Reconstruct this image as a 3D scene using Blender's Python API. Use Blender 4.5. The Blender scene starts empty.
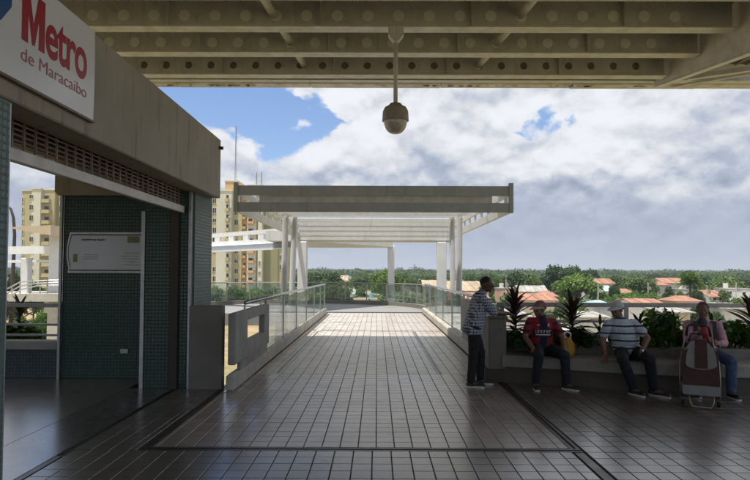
import bpy, math, random
import numpy as np
from mathutils import Vector, Matrix, Euler
rnd = random.Random(7)
PI = math.pi
S = bpy.context.scene
R = math.radians

# ------------------------------------------------------------------ camera
CAM = Vector((0, 0, 1.65)); FPX = 566.0; SHY = 14.2
MC = (Matrix.Rotation(R(0.20), 4, 'Z') @ Matrix.Rotation(R(90 + 1.8), 4, 'X') @ Matrix.Rotation(R(0.22), 4, 'Z'))
cd = bpy.data.cameras.new('camera'); cam = bpy.data.objects.new('camera', cd)
S.collection.objects.link(cam); S.camera = cam
cam.matrix_world = Matrix.Translation(CAM) @ MC
cd.sensor_width = 36; cd.lens = FPX / 750 * 36; cd.shift_y = SHY / 750
cd.clip_start = 0.05; cd.clip_end = 20000

def P(px, py, Y):
    d = MC.to_3x3() @ Vector(((px - 375) / FPX, (240 - py + SHY) / FPX, -1))
    return CAM + d * (Y / d.y)
def G(px, py, z):
    d = MC.to_3x3() @ Vector(((px - 375) / FPX, (240 - py + SHY) / FPX, -1))
    return CAM + d * ((z - CAM.z) / d.z)

# ------------------------------------------------------------------ sun, sky, exposure
SUN_EL, SUN_AZ = R(76.5), R(222)       # azimuth measured clockwise from +Y
sd = Vector((math.sin(SUN_AZ) * math.cos(SUN_EL), math.cos(SUN_AZ) * math.cos(SUN_EL), math.sin(SUN_EL)))
sl = bpy.data.lights.new('sun', 'SUN'); sl.energy = 5.0; sl.angle = R(0.6); sl.color = (1, 0.95, 0.87)
so = bpy.data.objects.new('sun', sl); S.collection.objects.link(so)
so.rotation_euler = (-sd).to_track_quat('-Z', 'Y').to_euler(); so.location = (0, 0, 60)
S.view_settings.view_transform = 'Standard'; S.view_settings.look = 'None'
S.view_settings.exposure = 0.40; S.view_settings.gamma = 1
S.cycles.max_bounces = 8; S.cycles.diffuse_bounces = 5; S.cycles.transparent_max_bounces = 24
S.cycles.volume_bounces = 0; S.cycles.use_denoising = True
S.cycles.caustics_reflective = False; S.cycles.caustics_refractive = False

W = bpy.data.worlds.new('World'); S.world = W; W.use_nodes = True
nt = W.node_tree; nt.nodes.clear()
class NB:
    """small expression helper for node trees"""
    def __init__(s, nt): s.nt = nt
    def n(s, t, **k):
        nd = s.nt.nodes.new(t)
        for a, b in k.items(): setattr(nd, a, b)
        return nd
    def put(s, nd, i, v):
        if isinstance(v, bpy.types.NodeSocket): s.nt.links.new(v, nd.inputs[i])
        else: nd.inputs[i].default_value = v
    def m(s, op, a, b=0.0, c=None, clamp=False):
        nd = s.n('ShaderNodeMath', operation=op); nd.use_clamp = clamp
        s.put(nd, 0, a); s.put(nd, 1, b)
        if c is not None: s.put(nd, 2, c)
        return nd.outputs[0]
    def vm(s, op, a, b=None, out=0):
        nd = s.n('ShaderNodeVectorMath', operation=op); s.put(nd, 0, a)
        if b is not None:
            s.put(nd, 3 if op == 'SCALE' else 1, b)
        return nd.outputs[out]
    def ss(s, v, a, b, o0=0.0, o1=1.0):
        nd = s.n('ShaderNodeMapRange', interpolation_type='SMOOTHSTEP')
        for i, x in enumerate((v, a, b, o0, o1)): s.put(nd, i, x)
        return nd.outputs[0]
    def noise(s, vec, scale, detail=5, rough=0.55, dist=0.0, out='Fac'):
        nd = s.n('ShaderNodeTexNoise'); s.put(nd, 'Vector', vec); s.put(nd, 'Scale', scale)
        s.put(nd, 'Detail', detail); s.put(nd, 'Roughness', rough); s.put(nd, 'Distortion', dist)
        return nd.outputs[out]
    def mix(s, f, a, b, blend='MIX'):
        nd = s.n('ShaderNodeMix', data_type='RGBA', blend_type=blend)
        s.put(nd, 0, f); s.put(nd, 6, a); s.put(nd, 7, b)
        return nd.outputs[2]
    def xyz(s, v):
        nd = s.n('ShaderNodeSeparateXYZ'); s.put(nd, 0, v); return nd.outputs
    def cxyz(s, x, y, z):
        nd = s.n('ShaderNodeCombineXYZ'); s.put(nd, 0, x); s.put(nd, 1, y); s.put(nd, 2, z); return nd.outputs[0]
def c4(c): return (c[0], c[1], c[2], 1.0)

N = NB(nt)
sky = N.n('ShaderNodeTexSky', sky_type='NISHITA'); sky.sun_disc = False
sky.sun_elevation = SUN_EL; sky.sun_rotation = SUN_AZ; sky.air_density = 1.0; sky.dust_density = 0.8
skyc = N.mix(1.0, sky.outputs[0], (0.100, 0.110, 0.128, 1), 'MULTIPLY')
tc = N.n('ShaderNodeTexCoord').outputs['Generated']
d = N.vm('NORMALIZE', tc); dx, dy, dz = N.xyz(d)[:3]
q = N.cxyz(dx, dy, N.m('MULTIPLY', dz, 1.5))
warp = N.noise(q, 6.0, 5, 0.6, 0, 'Color')
qw = N.vm('ADD', q, N.vm('SCALE', N.vm('SUBTRACT', warp, (0.5, 0.5, 0.5)), 0.055))
n_big = N.noise(qw, 4.0, 6, 0.60)
n_mid = N.noise(qw, 10.0, 5, 0.56)
def billow(vec, sc):
    v = N.n('ShaderNodeTexVoronoi', feature='F1'); N.put(v, 'Vector', vec); v.inputs['Scale'].default_value = sc
    v.inputs['Detail'].default_value = 1.6; v.inputs['Roughness'].default_value = 0.5; v.normalize = True
    return N.m('SUBTRACT', 1.0, v.outputs['Distance'])
BM = 0.62
bil = billow(qw, 12.0); bil_up = billow(N.vm('ADD', qw, (0.0, 0.0, 0.016)), 12.0)
# openings of blue between the clouds
hole = None
for (px, py, r) in ((165, 98, 58), (214, 104, 50), (255, 74, 22), (292, 62, 20), (328, 74, 10), (343, 106, 4), (250, 20, 120), (120, 60, 80), (60, 90, 60),
                    (546, 119, 16), (572, 111, 11), (527, 90, 6)):
    v = (P(px, py, 10) - CAM).normalized()
    dist = N.vm('DISTANCE', d, tuple(v), 1)
    h = N.m('DIVIDE', N.m('SUBTRACT', r / FPX, dist), 0.075)
    hole = h if hole is None else N.m('MAXIMUM', hole, h)
# elsewhere in the sky the same broken cover
other = N.m('MULTIPLY', N.m('SUBTRACT', N.noise(q, 1.7, 3, 0.5), 0.56), 10)
back = N.ss(dy, 0.55, 0.1)
hole = N.m('MAXIMUM', hole, N.m('SUBTRACT', N.m('MULTIPLY', other, back), N.m('MULTIPLY', N.m('SUBTRACT', 1.0, back), 3.0)))
edge = N.m('MULTIPLY', N.m('SUBTRACT', N.m('ADD', N.m('MULTIPLY', n_mid, 0.5), N.m('MULTIPLY', n_big, 0.5)), 0.5), 5.5)
edge = N.m('SUBTRACT', edge, N.m('MULTIPLY', N.m('SUBTRACT', bil, BM), 3.2))
cover = N.ss(N.m('ADD', hole, edge), 0.22, -0.14)
cover = N.m('MAXIMUM', cover, N.ss(dz, 0.13, 0.05))
# light and shade in the clouds: puffs lit from above
up = N.vm('ADD', qw, (0.0, 0.0, 0.05))
n_up = N.noise(up, 4.0, 6, 0.60)
lit = N.m('SUBTRACT', n_big, n_up)
soft = N.noise(N.cxyz(dx, dy, N.m('MULTIPLY', dz, 4.0)), 3.2, 6, 0.55, 0.4)
soft2 = N.noise(N.cxyz(dx, dy, N.m('MULTIPLY', dz, 3.0)), 7.0, 7, 0.6, 0.3)
lum = N.m('ADD', 0.63, N.m('MULTIPLY', lit, 2.0))
lum = N.m('ADD', lum, N.m('ADD', N.m('MULTIPLY', N.m('SUBTRACT', bil, bil_up), 1.5), N.m('MULTIPLY', N.m('SUBTRACT', bil, 0.76), 1.1)))
n_up2 = N.noise(N.vm('ADD', qw, (0.0, 0.0, 0.022)), 10.0, 5, 0.56)
lum = N.m('ADD', lum, N.m('MULTIPLY', N.m('SUBTRACT', n_mid, n_up2), 1.9))
lum = N.m('ADD', lum, N.m('MULTIPLY', N.m('SUBTRACT', n_mid, 0.5), 0.55))
lum = N.m('ADD', lum, N.m('MULTIPLY', N.m('SUBTRACT', soft, 0.5), 0.42))
# bright heaped tops high up, flat grey layer lower down, pale at the skyline
wob = N.m('MULTIPLY', N.m('SUBTRACT', soft, 0.5), 0.10)
el = N.m('ADD', dz, wob)
ramp = N.n('ShaderNodeValToRGB'); N.put(ramp, 0, el)
cr = ramp.color_ramp
stops = [(0.0, 0.38), (0.03, 0.40), (0.055, 0.37), (0.08, 0.33), (0.105, 0.35), (0.14, 0.42), (0.20, 0.47), (0.40, 0.47), (1.0, 0.43)]
cr.elements[0].position = 0; cr.elements[0].color = (.5, .5, .5, 1)
cr.elements[1].position = 1; cr.elements[1].color = (.62, .62, .62, 1)
for p_, v_ in stops[1:-1]:
    e = cr.elements.new(p_); e.color = (v_, v_, v_, 1)
base = ramp.outputs[0]
amp = N.ss(el, 0.05, 0.17, 0.16, 1.0)
lum = N.m('ADD', base, N.m('MULTIPLY', N.m('MULTIPLY', N.m('SUBTRACT', lum, 0.63), amp), 0.56))
lum = N.m('ADD', lum, N.m('MULTIPLY', N.ss(N.m('ADD', hole, edge), -4.2, -0.4), N.m('MULTIPLY', 0.22, N.ss(dz, 0.08, 0.2))))
t_l = N.ss(lum, 0.06, 0.90); lo_l = N.ss(dz, 0.12, 0.24, 0.25, 0.35)
lum = N.m('ADD', lo_l, N.m('MULTIPLY', t_l, N.m('SUBTRACT', 0.70, lo_l)))
ccol = N.mix(N.ss(lum, 0.28, 0.62), (0.85, 0.98, 1.26, 1), (0.975, 1.0, 1.05, 1))
cl = N.mix(1.0, ccol, N.cxyz(lum, lum, lum), 'MULTIPLY')
fin = N.mix(cover, skyc, cl)
bg = N.n('ShaderNodeBackground'); N.put(bg, 0, fin); bg.inputs[1].default_value = 1.0
nt.links.new(bg.outputs[0], N.n('ShaderNodeOutputWorld').inputs[0])

# ------------------------------------------------------------------ helpers
COL = S.collection
def tag(o, label=None, cat=None, group=None, kind=None):
    if label: o['label'] = label
    if cat: o['category'] = cat
    if group: o['group'] = group
    if kind: o['kind'] = kind
    return o
def empty(name, loc=(0, 0, 0), label=None, cat=None, group=None, kind=None, rz=0, parent=None):
    o = bpy.data.objects.new(name, None); COL.objects.link(o); o.location = loc; o.rotation_euler = (0, 0, rz)
    o.empty_display_size = 0.2
    if parent: o.parent = parent
    return tag(o, label, cat, group, kind)
def wloc(o):
    v = Vector((0, 0, 0))
    while o: v = v + Vector(o.location); o = o.parent
    return v
def copy_tree(o, parent=None):
    c = o.copy(); COL.objects.link(c); c.parent = parent
    for ch in list(o.children): copy_tree(ch, c)
    return c

class MB:
    def __init__(s): s.v = []; s.f = []
    def add(s, vs, fs):
        b = len(s.v); s.v += [tuple(x) for x in vs]; s.f += [tuple(b + i for i in f) for f in fs]; return s
    def box(s, x0, y0, z0, x1, y1, z1):
        x0, x1 = min(x0, x1), max(x0, x1); y0, y1 = min(y0, y1), max(y0, y1); z0, z1 = min(z0, z1), max(z0, z1)
        return s.add([(x0, y0, z0), (x1, y0, z0), (x1, y1, z0), (x0, y1, z0), (x0, y0, z1), (x1, y0, z1), (x1, y1, z1), (x0, y1, z1)],
                     [(0, 3, 2, 1), (4, 5, 6, 7), (0, 1, 5, 4), (1, 2, 6, 5), (2, 3, 7, 6), (3, 0, 4, 7)])
    def bbox(s, x0, y0, z0, x1, y1, z1, b):
        """box with chamfered edges"""
        x0, x1 = min(x0, x1), max(x0, x1); y0, y1 = min(y0, y1), max(y0, y1); z0, z1 = min(z0, z1), max(z0, z1)
        b = min(b, (x1-x0)*.45, (y1-y0)*.45, (z1-z0)*.45)
        vs = []
        for (X, sx) in ((x0, 1), (x1, -1)):
            for (Y, sy) in ((y0, 1), (y1, -1)):
                for (Z, sz) in ((z0, 1), (z1, -1)):
                    vs += [(X, Y+sy*b, Z+sz*b), (X+sx*b, Y, Z+sz*b), (X+sx*b, Y+sy*b, Z)]
        import itertools
        def idx(i, j, k, a): return ((i*2+j)*2+k)*3+a
        fs = [[idx(i, 0, 0, 0), idx(i, 1, 0, 0), idx(i, 1, 1, 0), idx(i, 0, 1, 0)] for i in (0, 1)]
        fs += [[idx(0, j, 0, 1), idx(1, j, 0, 1), idx(1, j, 1, 1), idx(0, j, 1, 1)] for j in (0, 1)]
        fs += [[idx(0, 0, k, 2), idx(1, 0, k, 2), idx(1, 1, k, 2), idx(0, 1, k, 2)] for k in (0, 1)]
        for i in (0, 1):
            for j in (0, 1):
                fs.append([idx(i, j, 0, 0), idx(i, j, 1, 0), idx(i, j, 1, 1), idx(i, j, 0, 1)])
                fs.append([idx(i, 0, j, 0), idx(i, 1, j, 0), idx(i, 1, j, 2), idx(i, 0, j, 2)])
                fs.append([idx(0, i, j, 1), idx(1, i, j, 1), idx(1, i, j, 2), idx(0, i, j, 2)])
                for k in (0, 1): fs.append([idx(i, j, k, 0), idx(i, j, k, 1), idx(i, j, k, 2)])
        s.fixn = True
        return s.add(vs, fs)
    def beam(s, p0, p1, w, h, up=(0, 0, 1)):
        """rectangular bar between two points; h is measured along up, centred"""
        p0, p1 = Vector(p0), Vector(p1); a = (p1 - p0).normalized(); u = Vector(up)
        u = (u - a * u.dot(a)).normalized(); r = a.cross(u)
        vs = []
        for p in (p0, p1):
            for i, j in ((-1, -1), (1, -1), (1, 1), (-1, 1)): vs.append(p + r * (w / 2 * i) + u * (h / 2 * j))
        return s.add(vs, [(0, 3, 2, 1), (4, 5, 6, 7), (0, 1, 5, 4), (1, 2, 6, 5), (2, 3, 7, 6), (3, 0, 4, 7)])
    def cyl(s, p0, p1, r0, r1=None, n=12, caps=True):
        r1 = r0 if r1 is None else r1
        p0, p1 = Vector(p0), Vector(p1); a = (p1 - p0).normalized()
        t = Vector((0, 0, 1)) if abs(a.z) < .9 else Vector((1, 0, 0)); u = a.cross(t).normalized(); w = a.cross(u)
        vs = []
        for p, r in ((p0, r0), (p1, r1)):
            for i in range(n):
                an = 2 * PI * i / n; vs.append(p + (u * math.cos(an) + w * math.sin(an)) * r)
        fs = [(i, (i + 1) % n, n + (i + 1) % n, n + i) for i in range(n)]
        if caps: fs += [tuple(range(n))[::-1], tuple(range(n, 2 * n))]
        s.fixn = True
        return s.add(vs, fs)
    def tube(s, pts, r, n=8, rs=None):
        pts = [Vector(p) for p in pts]; vs = []; m = len(pts)
        u = None
        for i, p in enumerate(pts):
            a = (pts[min(i + 1, m - 1)] - pts[max(i - 1, 0)]).normalized()
            if u is None:
                t = Vector((0, 0, 1)) if abs(a.z) < .9 else Vector((1, 0, 0)); u = a.cross(t).normalized()
            else: u = (u - a * u.dot(a)).normalized()
            w = a.cross(u); rr = rs[i] if rs else r
            for k in range(n):
                an = 2 * PI * k / n; vs.append(p + (u * math.cos(an) + w * math.sin(an)) * rr)
        fs = [(j * n + i, j * n + (i + 1) % n, (j + 1) * n + (i + 1) % n, (j + 1) * n + i) for j in range(m - 1) for i in range(n)]
        fs += [tuple(range(n))[::-1], tuple(range((m - 1) * n, m * n))]
        s.fixn = True
        return s.add(vs, fs)
    def prism(s, poly, axis, a0, a1):
        """poly: 2D points in the plane of the other two axes"""
        def mk(p, a):
            return {'x': (a, p[0], p[1]), 'y': (p[0], a, p[1]), 'z': (p[0], p[1], a)}[axis]
        n = len(poly); vs = [mk(p, a0) for p in poly] + [mk(p, a1) for p in poly]
        fs = [tuple(range(n))[::-1], tuple(range(n, 2 * n))] + [(i, (i + 1) % n, n + (i + 1) % n, n + i) for i in range(n)]
        s.fixn = True
        return s.add(vs, fs)
    def sphere(s, c, r, n=12, m=8, rot=None):
        c = Vector(c); r = (r, r, r) if isinstance(r, (int, float)) else r
        vs = [(0, 0, 1)]
        for j in range(1, m):
            th = PI * j / m
            for i in range(n):
                ph = 2 * PI * i / n; vs.append((math.sin(th) * math.cos(ph), math.sin(th) * math.sin(ph), math.cos(th)))
        vs.append((0, 0, -1))
        out = []
        for v in vs:
            v = Vector((v[0] * r[0], v[1] * r[1], v[2] * r[2]))
            if rot is not None: v = rot @ v
            out.append(c + v)
        fs = [(0, 1 + i, 1 + (i + 1) % n) for i in range(n)]
        for j in range(m - 2):
            a = 1 + j * n; b = a + n
            fs += [(a + i, b + i, b + (i + 1) % n, a + (i + 1) % n) for i in range(n)]
        a = 1 + (m - 2) * n; e = len(vs) - 1
        fs += [(a + i, e, a + (i + 1) % n) for i in range(n)]
        return s.add(out, fs)
    def cap(s, p0, p1, r0, r1=None, n=12):
        """tapered capsule"""
        r1 = r0 if r1 is None else r1
        s.cyl(p0, p1, r0, r1, n); s.sphere(p0, r0 * .998, n, 8); s.sphere(p1, r1 * .998, n, 8); return s
    def rev(s, prof, c=(0, 0, 0), n=24):
        """surface of revolution about z; prof list of (r,z)"""
        c = Vector(c); m = len(prof)
        vs = [c + Vector((r * math.cos(2 * PI * i / n), r * math.sin(2 * PI * i / n), z)) for r, z in prof for i in range(n)]
        fs = [(j * n + i, j * n + (i + 1) % n, (j + 1) * n + (i + 1) % n, (j + 1) * n + i) for j in range(m - 1) for i in range(n)]
        s.fixn = True
        return s.add(vs, fs)
    def build(s, name, mat, parent=None, smooth=False, label=None, cat=None, group=None, kind=None, local=False, origin=None):
        v = np.array(s.v, dtype=float)
        if parent is not None:
            off = Vector((0, 0, 0)) if local else wloc(parent)
            v = v - np.array(off); loc = Vector((0, 0, 0))
        else:
            if origin is None: loc = Vector(((v[:, 0].min() + v[:, 0].max()) / 2, (v[:, 1].min() + v[:, 1].max()) / 2, v[:, 2].min()))
            else: loc = Vector(origin)
            v = v - np.array(loc)
        me = bpy.data.meshes.new(name); me.from_pydata(v.tolist(), [], s.f)
        if getattr(s, 'fixn', False):
            import bmesh
            bm = bmesh.new(); bm.from_mesh(me); bmesh.ops.recalc_face_normals(bm, faces=bm.faces); bm.to_mesh(me); bm.free()
        me.update()
        if smooth:
            me.polygons.foreach_set('use_smooth', [True] * len(me.polygons))
        o = bpy.data.objects.new(name, me); COL.objects.link(o); o.location = loc
        if mat: me.materials.append(mat)
        if parent is not None: o.parent = parent
        return tag(o, label, cat, group, kind)
def autosmooth(o, ang=40):
    me = o.data
    me.polygons.foreach_set('use_smooth', [True] * len(me.polygons))
    try: me.set_sharp_from_angle(angle=R(ang))
    except Exception: pass
    return o

# ------------------------------------------------------------------ materials
def pmat(name, col, rough=0.6, col2=None, nscale=6.0, namt=0.5, bump=0.0, bscale=30.0, metal=0.0, spec=0.5, streak=0.0, island=0.0, coat=0.0, coatr=0.2, stain=0.0):
    m = bpy.data.materials.new(name); m.use_nodes = True; t = m.node_tree; b = NB(t)
    pr = t.nodes['Principled BSDF']
    co = b.n('ShaderNodeTexCoord').outputs['Object']
    gp = b.n('ShaderNodeNewGeometry').outputs['Position']
    col2 = col2 or tuple(x * 0.72 for x in col)
    nz = b.noise(gp, nscale, 6, 0.6)
    fac = b.ss(nz, 0.5 - 0.28, 0.5 + 0.28, 0, namt)
    c = b.mix(fac, c4(col), c4(col2))
    if streak:
        x, y, z = b.xyz(gp)[:3]
        st = b.noise(b.cxyz(b.m('MULTIPLY', x, 9), b.m('MULTIPLY', y, 9), b.m('MULTIPLY', z, 0.9)), 1.0, 5, 0.65)
        c = b.mix(b.ss(st, 0.52, 0.75, 0, streak), c, c4(tuple(x * 0.45 for x in col)))
    if stain:
        sn = b.noise(gp, 2.7, 7, 0.7, 0.6); c = b.mix(b.ss(sn, 0.55, 0.68, 0, stain), c, c4(tuple(x * 0.42 for x in col)))
        sp_ = b.noise(gp, 17.0, 2, 0.5); c = b.mix(b.ss(sp_, 0.74, 0.77, 0, stain), c, c4(tuple(x * 0.2 for x in col)))
    if island:
        ri = b.n('ShaderNodeNewGeometry').outputs['Random Per Island']
        k = b.m('ADD', 1 - island, b.m('MULTIPLY', ri, 2 * island))
        c = b.mix(1.0, c, b.cxyz(k, k, k), 'MULTIPLY')
    b.put(pr, 'Base Color', c)
    rr = b.m('ADD', rough, b.m('MULTIPLY', b.m('SUBTRACT', nz, 0.5), 0.25), clamp=True)
    b.put(pr, 'Roughness', rr); pr.inputs['Metallic'].default_value = metal
    pr.inputs['Specular IOR Level'].default_value = spec
    pr.inputs['Coat IOR'].default_value = 1.8; pr.inputs['Coat Weight'].default_value = coat; pr.inputs['Coat Roughness'].default_value = coatr
    if bump:
        bn = b.n('ShaderNodeBump'); bn.inputs['Strength'].default_value = bump; bn.inputs['Distance'].default_value = 0.01
        b.put(bn, 'Height', b.noise(gp, bscale, 5, 0.6)); t.links.new(bn.outputs[0], pr.inputs['Normal'])
    return m
def glassmat(name, tint=(0.80, 0.90, 0.88), rough=0.02, refl=0.5, dirt=0.06):
    m = bpy.data.materials.new(name); m.use_nodes = True; t = m.node_tree; t.nodes.clear(); b = NB(t)
    tr = b.n('ShaderNodeBsdfTransparent'); tr.inputs[0].default_value = c4(tint)
    gl = b.n('ShaderNodeBsdfGlossy'); gl.inputs[0].default_value = (1, 1, 1, 1); gl.inputs[1].default_value = rough
    df = b.n('ShaderNodeBsdfDiffuse'); df.inputs[0].default_value = (0.55, 0.6, 0.55, 1)
    fr = b.n('ShaderNodeFresnel'); fr.inputs[0].default_value = 1.45
    gp = b.n('ShaderNodeNewGeometry').outputs['Position']
    mx0 = b.n('ShaderNodeMixShader'); b.put(mx0, 0, b.m('MULTIPLY', b.ss(b.noise(gp, 1.7, 6, 0.65), 0.35, 0.8), dirt * 2))
    t.links.new(tr.outputs[0], mx0.inputs[1]); t.links.new(df.outputs[0], mx0.inputs[2])
    mx = b.n('ShaderNodeMixShader'); b.put(mx, 0, b.m('MULTIPLY', fr.outputs[0], refl, clamp=True))
    t.links.new(mx0.outputs[0], mx.inputs[1]); t.links.new(gl.outputs[0], mx.inputs[2])
    t.links.new(mx.outputs[0], b.n('ShaderNodeOutputMaterial').inputs[0])
    return m
def leafmat(name, col, col2, trans=0.35, rough=0.5, nscale=0.6, objvar=0.36):
    m = bpy.data.materials.new(name); m.use_nodes = True; t = m.node_tree; b = NB(t)
    pr = t.nodes['Principled BSDF']; out = t.nodes['Material Output']
    gp = b.n('ShaderNodeNewGeometry'); nz = b.noise(gp.outputs['Position'], nscale, 4, 0.6)
    c = b.mix(b.ss(nz, 0.3, 0.7), c4(col), c4(col2))
    oi = b.n('ShaderNodeObjectInfo').outputs['Random']
    k = b.m('MULTIPLY', b.m('ADD', 1 - objvar, b.m('MULTIPLY', oi, 2 * objvar)),
            b.m('ADD', 0.65, b.m('MULTIPLY', gp.outputs['Random Per Island'], 0.7)))
    c = b.mix(1.0, c, b.cxyz(b.m('MULTIPLY', k, b.m('ADD', 0.85, b.m('MULTIPLY', oi, 0.35))), k, b.m('MULTIPLY', k, 0.95)), 'MULTIPLY')
    b.put(pr, 'Base Color', c); pr.inputs['Roughness'].default_value = rough; pr.inputs['Specular IOR Level'].default_value = 0.3
    tl = b.n('ShaderNodeBsdfTranslucent'); b.put(tl, 0, b.mix(1.0, c, (1.1, 1.3, 0.5, 1), 'MULTIPLY'))
    mx = b.n('ShaderNodeMixShader'); mx.inputs[0].default_value = trans
    t.links.new(pr.outputs[0], mx.inputs[1]); t.links.new(tl.outputs[0], mx.inputs[2]); t.links.new(mx.outputs[0], out.inputs[0])
    return m
def mosaic(name, col, step=0.05, mortar=0.0045, grout=(0.05, 0.06, 0.055), rough=0.28, var=0.35):
    """small glazed mosaic on upright walls"""
    m = bpy.data.materials.new(name); m.use_nodes = True; t = m.node_tree; b = NB(t); pr = t.nodes['Principled BSDF']
    gp = b.n('ShaderNodeNewGeometry').outputs['Position']; x, y, z = b.xyz(gp)[:3]
    uv = b.cxyz(b.m('ADD', b.m('ADD', x, y), 40), z, 0)
    u, v, _ = b.xyz(uv)[:3]
    def cell(a):
        f = b.m('FRACT', b.m('DIVIDE', a, step)); e = b.m('MINIMUM', f, b.m('SUBTRACT', 1.0, f)); return e
    e = b.m('MINIMUM', cell(u), cell(v))
    g = b.ss(e, mortar / step * 0.6, mortar / step * 1.5)
    wn = b.n('ShaderNodeTexWhiteNoise', noise_dimensions='2D')
    b.put(wn, 0, b.cxyz(b.m('FLOOR', b.m('DIVIDE', u, step)), b.m('FLOOR', b.m('DIVIDE', v, step)), 0))
    k = b.m('ADD', 1 - var / 2, b.m('MULTIPLY', wn.outputs[0], var))
    k = b.m('MULTIPLY', k, b.m('ADD', 0.75, b.m('MULTIPLY', b.noise(gp, 1.6, 4, 0.6), 0.5)))
    c = b.mix(1.0, c4(col), b.cxyz(k, k, k), 'MULTIPLY')
    b.put(pr, 'Base Color', b.mix(g, c4(grout), c))
    b.put(pr, 'Roughness', b.m('ADD', b.m('MULTIPLY', g, rough - 0.8), 0.8))
    bn = b.n('ShaderNodeBump'); bn.inputs['Strength'].default_value = 0.6; bn.inputs['Distance'].default_value = 0.003
    b.put(bn, 'Height', b.m('ADD', g, b.m('MULTIPLY', wn.outputs[0], 0.25))); t.links.new(bn.outputs[0], pr.inputs['Normal'])
    return m

M = {}
M['beam'] = pmat('beam_paint', (0.68, 0.665, 0.64), 0.55, (0.50, 0.475, 0.445), 2.5, 0.7, 0.15, 40, streak=0.45, stain=0.35)
M['beam_pale'] = pmat('beam_paint_pale', (0.74, 0.71, 0.66), 0.5, (0.42, 0.37, 0.29), 4, 0.6, 0.1, 40)
M['holecover'] = pmat('hole_cover_paint', (0.90, 0.87, 0.80), 0.5, (0.74, 0.70, 0.62), 6, 0.5)
M['grille_void_shade'] = pmat('grille_void_shade', (0.10, 0.085, 0.065), 0.7)  # dark colour stands in for the shaded void behind the grille
M['hole_dark'] = pmat('hole_shadow_cover', (0.21, 0.19, 0.155), 0.7, None, 8, 0.6)  # dark discs in open holes; their shade is put into the colour
M['deckmetal'] = pmat('roof_deck', (0.30, 0.27, 0.22), 0.6, (0.2, 0.18, 0.14), 1.5, 0.6)
M['eave'] = pmat('eave_white', (0.72, 0.70, 0.62), 0.5, (0.42, 0.35, 0.25), 3.5, 0.9, 0.3, 25, streak=0.4)
M['fascia'] = pmat('fascia_concrete', (0.41, 0.365, 0.295), 0.75, (0.31, 0.275, 0.22), 1.4, 0.7, 0.25, 60, streak=0.85)
M['concrete'] = pmat('concrete', (0.38, 0.365, 0.335), 0.8, (0.26, 0.245, 0.22), 2.5, 0.8, 0.35, 50, streak=0.45, stain=0.4)
M['concrete_pale'] = pmat('concrete_pale', (0.56, 0.53, 0.47), 0.8, (0.36, 0.33, 0.28), 3.0, 0.7, 0.4, 40, streak=0.35)
M['bench_dark'] = pmat('bench_base_concrete', (0.105, 0.09, 0.07), 0.75, (0.06, 0.05, 0.04), 2.0, 0.8, 0.3, 40, streak=0.4)  # bench concrete darkened in colour to stand in for deep shade
M['bench_mid'] = pmat('bench_concrete', (0.19, 0.178, 0.155), 0.7, (0.14, 0.13, 0.11), 2.5, 0.8, 0.35, 40, streak=0.5, stain=0.5)  # same bench shade put into the colour, less strongly
M['bench_seat'] = pmat('bench_seat_concrete', (0.29, 0.275, 0.245), 0.6, (0.20, 0.185, 0.16), 2.5, 0.9, 0.35, 40, streak=0.4, stain=0.6)  # seat tone also lowered for the shade, lightest of the three
M['soffitshade'] = pmat('soffit_shade', (0.30, 0.33, 0.38), 0.6, (0.24, 0.27, 0.31), 1.5, 0.6)  # shadow side of the white canopy, put into the colour as blue-grey
M['concrete_dark'] = pmat('concrete_dark', (0.23, 0.215, 0.19), 0.75, (0.15, 0.14, 0.12), 2.0, 0.7, 0.3, 40)
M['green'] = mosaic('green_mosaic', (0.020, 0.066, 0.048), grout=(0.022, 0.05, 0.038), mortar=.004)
M['green_far'] = mosaic('green_mosaic_pale', (0.075, 0.15, 0.135), 0.05, 0.006, (0.16, 0.19, 0.17), 0.3, 0.3)  # paler copy of the green mosaic; light from the right is coloured in
M['grey_mosaic'] = mosaic('grey_mosaic', (0.06, 0.09, 0.10), 0.05, 0.004, (0.04, 0.045, 0.05))
M['trim'] = pmat('aluminium_trim', (0.42, 0.43, 0.44), 0.4, (0.27, 0.28, 0.29), 8, 0.5, metal=0.7)
M['steel'] = pmat('brushed_steel', (0.62, 0.62, 0.61), 0.28, (0.45, 0.45, 0.44), 6, 0.4, metal=0.9)
M['galv'] = pmat('galvanised_rail', (0.36, 0.35, 0.33), 0.42, (0.22, 0.21, 0.19), 5, 0.6, metal=0.4)
M['grille'] = pmat('grille_steel', (0.24, 0.18, 0.15), 0.5, (0.12, 0.07, 0.05), 6, 0.7, metal=0.5)
M['barmetal'] = pmat('grille_bottom_bar', (0.64, 0.61, 0.56), 0.45, (0.45, 0.40, 0.34), 5, 0.6, metal=0.25)
M['rust'] = pmat('rusty_steel', (0.06, 0.055, 0.05), 0.6, (0.075, 0.05, 0.036), 5, 0.9, 0.3, 60, metal=0.3)
M['white'] = pmat('white_paint', (0.72, 0.73, 0.73), 0.45, (0.60, 0.59, 0.55), 3, 0.6, streak=0.38)
M['whitecol'] = pmat('white_column_paint', (0.74, 0.75, 0.77), 0.4, (0.62, 0.62, 0.60), 2, 0.6, streak=0.32)
M['shadepaint'] = pmat('beam_paint_shade', (0.47, 0.49, 0.495), 0.5, (0.35, 0.36, 0.36), 2.5, 0.7, streak=0.5)  # canopy front greyed; shade of the station roof put into the colour
M['signwhite'] = pmat('sign_white', (0.84, 0.85, 0.87), 0.22, (0.66, 0.67, 0.70), 2, 0.5, spec=0.6)
M['red'] = pmat('sign_red', (0.42, 0.012, 0.03), 0.35, (0.34, 0.01, 0.03), 3, 0.4)
M['redlight'] = pmat('sign_red_thin', (0.46, 0.11, 0.14), 0.35, (0.42, 0.08, 0.12), 3, 0.4)
M['blue'] = pmat('sign_blue', (0.02, 0.11, 0.33), 0.35)
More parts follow.
